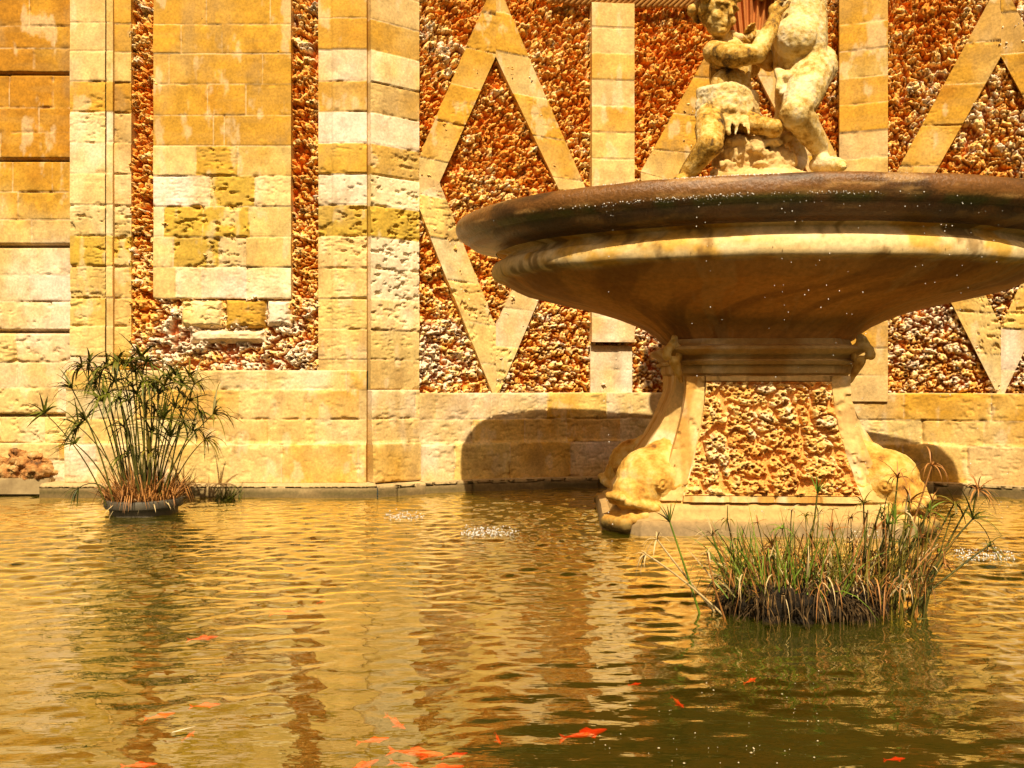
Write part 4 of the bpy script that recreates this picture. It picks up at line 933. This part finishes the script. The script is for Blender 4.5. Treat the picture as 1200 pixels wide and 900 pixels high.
# ledge slab under the rocks
bm = bmesh.new(); bmesh.ops.create_cube(bm, size=1); bmesh.ops.scale(bm, vec=(1.45, .30, .12), verts=bm.verts); bmesh.ops.bevel(bm, geom=list(bm.edges), offset=.008, segments=2, affect='EDGES')
me = bpy.data.meshes.new('rock_ledge'); bm.to_mesh(me); bm.free()
M_led = mat_mix('ledge_stone', [(.3, (.22, .15, .07)), (.7, (.42, .31, .15))], scale=8)
link('rock_ledge', me, M_led, wall, loc=(-4.02, 6.235, zl(559, 6.12) - .066))

# ================================================================== GOLDFISH
M_fish = mat_mix('goldfish_orange', [(.3, (.75, .012, .004)), (.6, (.88, .035, .010)), (.78, (.90, .16, .07))], scale=14, bump=0, rough=.4)
def fish_mesh():
    prof = [(0, .002), (.04, .022), (.12, .040), (.25, .058), (.4, .064), (.55, .056), (.7, .040), (.82, .022), (.9, .013)]
    V, Fq = [], []; seg = 10
    for (x, r) in prof:
        for k in range(seg): a = 6.283185 * k / seg; V.append((x - .45, r * .72 * math.cos(a) + .03 * math.sin(x * 4), r * 1.25 * math.sin(a)))
    for i in range(len(prof) - 1):
        for k in range(seg): Fq.append((i * seg + k, i * seg + (k + 1) % seg, (i + 1) * seg + (k + 1) % seg, (i + 1) * seg + k))
    Fq.append(tuple(range(seg))[::-1][:4])
    return V, Fq
V, Fq = fish_mesh(); fbody = mesh_np('fish_body', np.array(V), [Fq]); fbody.materials.append(M_fish)
tv = [(.43, -.012, .0), (.60, -.03, .10), (.55, -.02, .02), (.60, -.02, -.08), (.52, -.03, -.02), (.43, .006, 0), (.60, .03, .11), (.54, .02, .01), (.64, .05, -.09)]
ftail = mesh_np('tail_fin', np.array(tv), [[(0, 1, 2), (0, 2, 3), (5, 6, 7), (5, 7, 8)]]); ftail.materials.append(M_fish)
fv = [(-.12, 0, .06), (.02, .0, .14), (.18, .0, .09), (.16, 0, .05)]; fdor = mesh_np('back_fin', np.array(fv), [[(0, 1, 2, 3)]]); fdor.materials.append(M_fish)
sv = [(-.2, .04, -.03), (-.08, .15, -.05), (-.02, .10, -.05), (-.2, -.04, -.03), (-.08, -.15, -.05), (-.02, -.10, -.05)]; fside = mesh_np('side_fin', np.array(sv), [[(0, 1, 2), (3, 4, 5)]]); fside.materials.append(M_fish)
fishes = [(335, 715, 30, 10, .05, 'faint goldfish far back below the lit water left of centre'), (378, 702, 18, 30, .05, 'tiniest goldfish, farthest back near the middle'), (190, 833, 32, 15, .02, 'goldfish with raised tail between two others at lower left'), (243, 823, 32, 170, .06, 'pale dim goldfish at lower left, right of the bright one'), (222, 856, 26, 200, .025, 'goldfish beside the white floating blade at lower left'), (166, 890, 38, 5, .02, 'bright goldfish at the bottom edge on the left'),
          (745, 797, 16, 10, .03, 'short goldfish by the edge of the dark water'), (795, 818, 34, -35, .015, 'slim red goldfish alone in the dark green water'), (688, 853, 58, 175, .012, 'longest brightest goldfish, in the dark green water at bottom centre'), (584, 860, 32, -35, .02, 'red goldfish slanting down to the right at bottom centre'), (465, 842, 46, -25, .035, 'goldfish slanting above the shoal at bottom centre'), (440, 862, 36, 10, .035, 'goldfish at the left of the shoal below the slanting one'), (425, 891, 50, 20, .02, 'goldfish at the bottom left of the shoal, nose up'), (492, 877, 62, -4, .035, 'large dim goldfish at the heart of the shoal'), (535, 880, 30, 175, .045, 'faint goldfish at the right of the shoal'), (480, 893, 48, -14, .018, 'bright red goldfish at the bottom edge under the shoal'), (520, 895, 52, 6, .04, 'goldfish at the bottom edge right of the shoal'), (1050, 885, 26, 5, .05, 'orange goldfish under the reflections at lower right'), (880, 795, 26, 20, .08, 'deep dim goldfish before the reed clump'), (240, 745, 32, 175, .06, 'dim goldfish under the papyrus reflection')]
for (px, py, L, ang, dep, lab) in fishes:
    t_ = (CAMZ + dep) * F / (py - 450); x = (px - 600) / F * t_
    e = empty('goldfish', (x, t_, -dep * .9 - .014), 0); sc = L / F * t_ * 1.05; e.scale = (sc, sc * 1.15, sc * .9)
    e.rotation_euler = (0, 0, R_(180 + ang * 2.2)); tag(e, lab, 'fish', 'goldfish in the pond')
    for nm, me in (('body', fbody), ('tail_fin', ftail), ('back_fin', fdor), ('side_fin', fside)): link(nm, me, None, e)
# floating white blade and specks
M_spk = mat_leaf('pale_litter', (.30, .25, .14), (.60, .52, .36))
x, y = surf(216, 857); V, Fq = [], []; ribbon(V, Fq, (x - .02, y - .02, .006), (.05, .03, .004), .055, .004, 0, 0, 4)
tag(plain('floating_blade', V, Fq, M_spk, None), 'white dry blade floating beside a goldfish at lower left', 'dry leaf')
V, Fq = [], []; q = random.Random(31)
for k in range(150):
    px = q.uniform(690, 960); py = q.uniform(770, 897)
    if q.random() > (py - 750) / 230: continue
    x, y = surf(px, py); s_ = abs(q.gauss(.0006, .0009)) + .0006; i0 = len(V); a = q.uniform(0, 3)
    for t_ in range(5): V.append((x + s_ * q.uniform(.6, 1.6) * math.cos(a + t_ * 1.257), y + s_ * math.sin(a + t_ * 1.257), .004))
    V.append((x, y, .006)); Fq += [(i0 + t_, i0 + (t_ + 1) % 5, i0 + 5) for t_ in range(5)]
tag(plain('floating_specks', V, Fq, M_spk, None), 'pale specks of litter floating on the dark water', 'litter', kind='stuff')

# ================================================================== FALLING WATER
M_drop = bpy.data.materials.new('water_drop'); n, p = nodes(M_drop); p.inputs['Base Color'].default_value = (.9, .9, .88, 1); p.inputs['Roughness'].default_value = .05; p.inputs['Specular IOR Level'].default_value = 1.0; p.inputs['Transmission Weight'].default_value = .15  # near-white base colour paints in the bright glints of sunlit drops
def drops_mesh(name, pts):
    bm = bmesh.new()
    for (x, y, z, r) in pts:
        ell(bm, (x, y, z), (r, r, r * 1.25), None, 6, 4)
    me = bpy.data.meshes.new(name); bm.to_mesh(me); bm.free()
    for pl_ in me.polygons: pl_.use_smooth = True
    return me
q = random.Random(44); pts = []
Rz = Matrix.Rotation(FROT + BROT, 3, 'Z')
def rim_pt(th, k=1.0):
    v_ = Rz @ Vector((A0 * math.cos(th) * k * (1.07 if math.cos(th) > 0 else 1), -BF0 * math.sin(th) * k, 0)); return v_.x + FX, v_.y + FY
for (th0, sp, cnt) in ((2.98, .05, 34), (2.05, .012, 26), (1.78, .02, 30), (1.60, .03, 46), (1.50, .03, 44), (1.42, .02, 26), (1.22, .03, 40), (1.12, .05, 34), (1.0, .06, 30)):
    for k in range(int(cnt * .75)):
        th = th0 + q.gauss(0, sp); x, y = rim_pt(th, 1.005 + q.uniform(0, .02)); z = 1.66 - 1.64 * (q.random() ** 1.5)
        pts.append((x, y, z, q.choice((.0012, .0015, .0019, .0026))))
for k in range(800):  # white beads added along the rim roll as glints of the wet stone
    th = 1.75 + q.gauss(0, .24); a = q.choice((q.uniform(55, 95), q.uniform(-62, -30))); kk = 1 - (.056 - .066 * math.cos(R_(a))) / 1.3; x, y = rim_pt(th, kk)
    pts.append((x, y, 1.732 + .064 * math.sin(R_(a)), q.choice((.0010, .0014, .0020, .0028))))
tag(link('drops_and_glints', drops_mesh('drops_and_glints', pts), M_drop), 'white water drops dripping from the basin rim, with white beads standing in for its wet glints', 'water drops', kind='stuff')
for (px, py, wpx, cnt, lab) in ((574, 627, 34, 320, 'larger white splash of drops on the water left of the pedestal'), (474, 608, 24, 150, 'smaller splash nearer the wall below the corner'), (1152, 655, 36, 220, 'splash of drops on the water behind the right hand reeds'), (1000, 628, 40, 110, 'faint splash beside the pedestal behind the reeds')):
    x, y = surf(px, py); s_ = wpx / F * y; pts = []
    for k in range(cnt):
        a = q.uniform(0, 6.28); r = s_ * math.sqrt(q.random()); pts.append((x + r * math.cos(a), y + r * math.sin(a) * .6, abs(q.gauss(0, .020)) + .001, q.choice((.0010, .0014, .0018, .0026, .0034))))
    tag(link('water_splash', drops_mesh('water_splash', pts), M_drop), lab, 'splash', 'splashes under the basin', 'stuff')
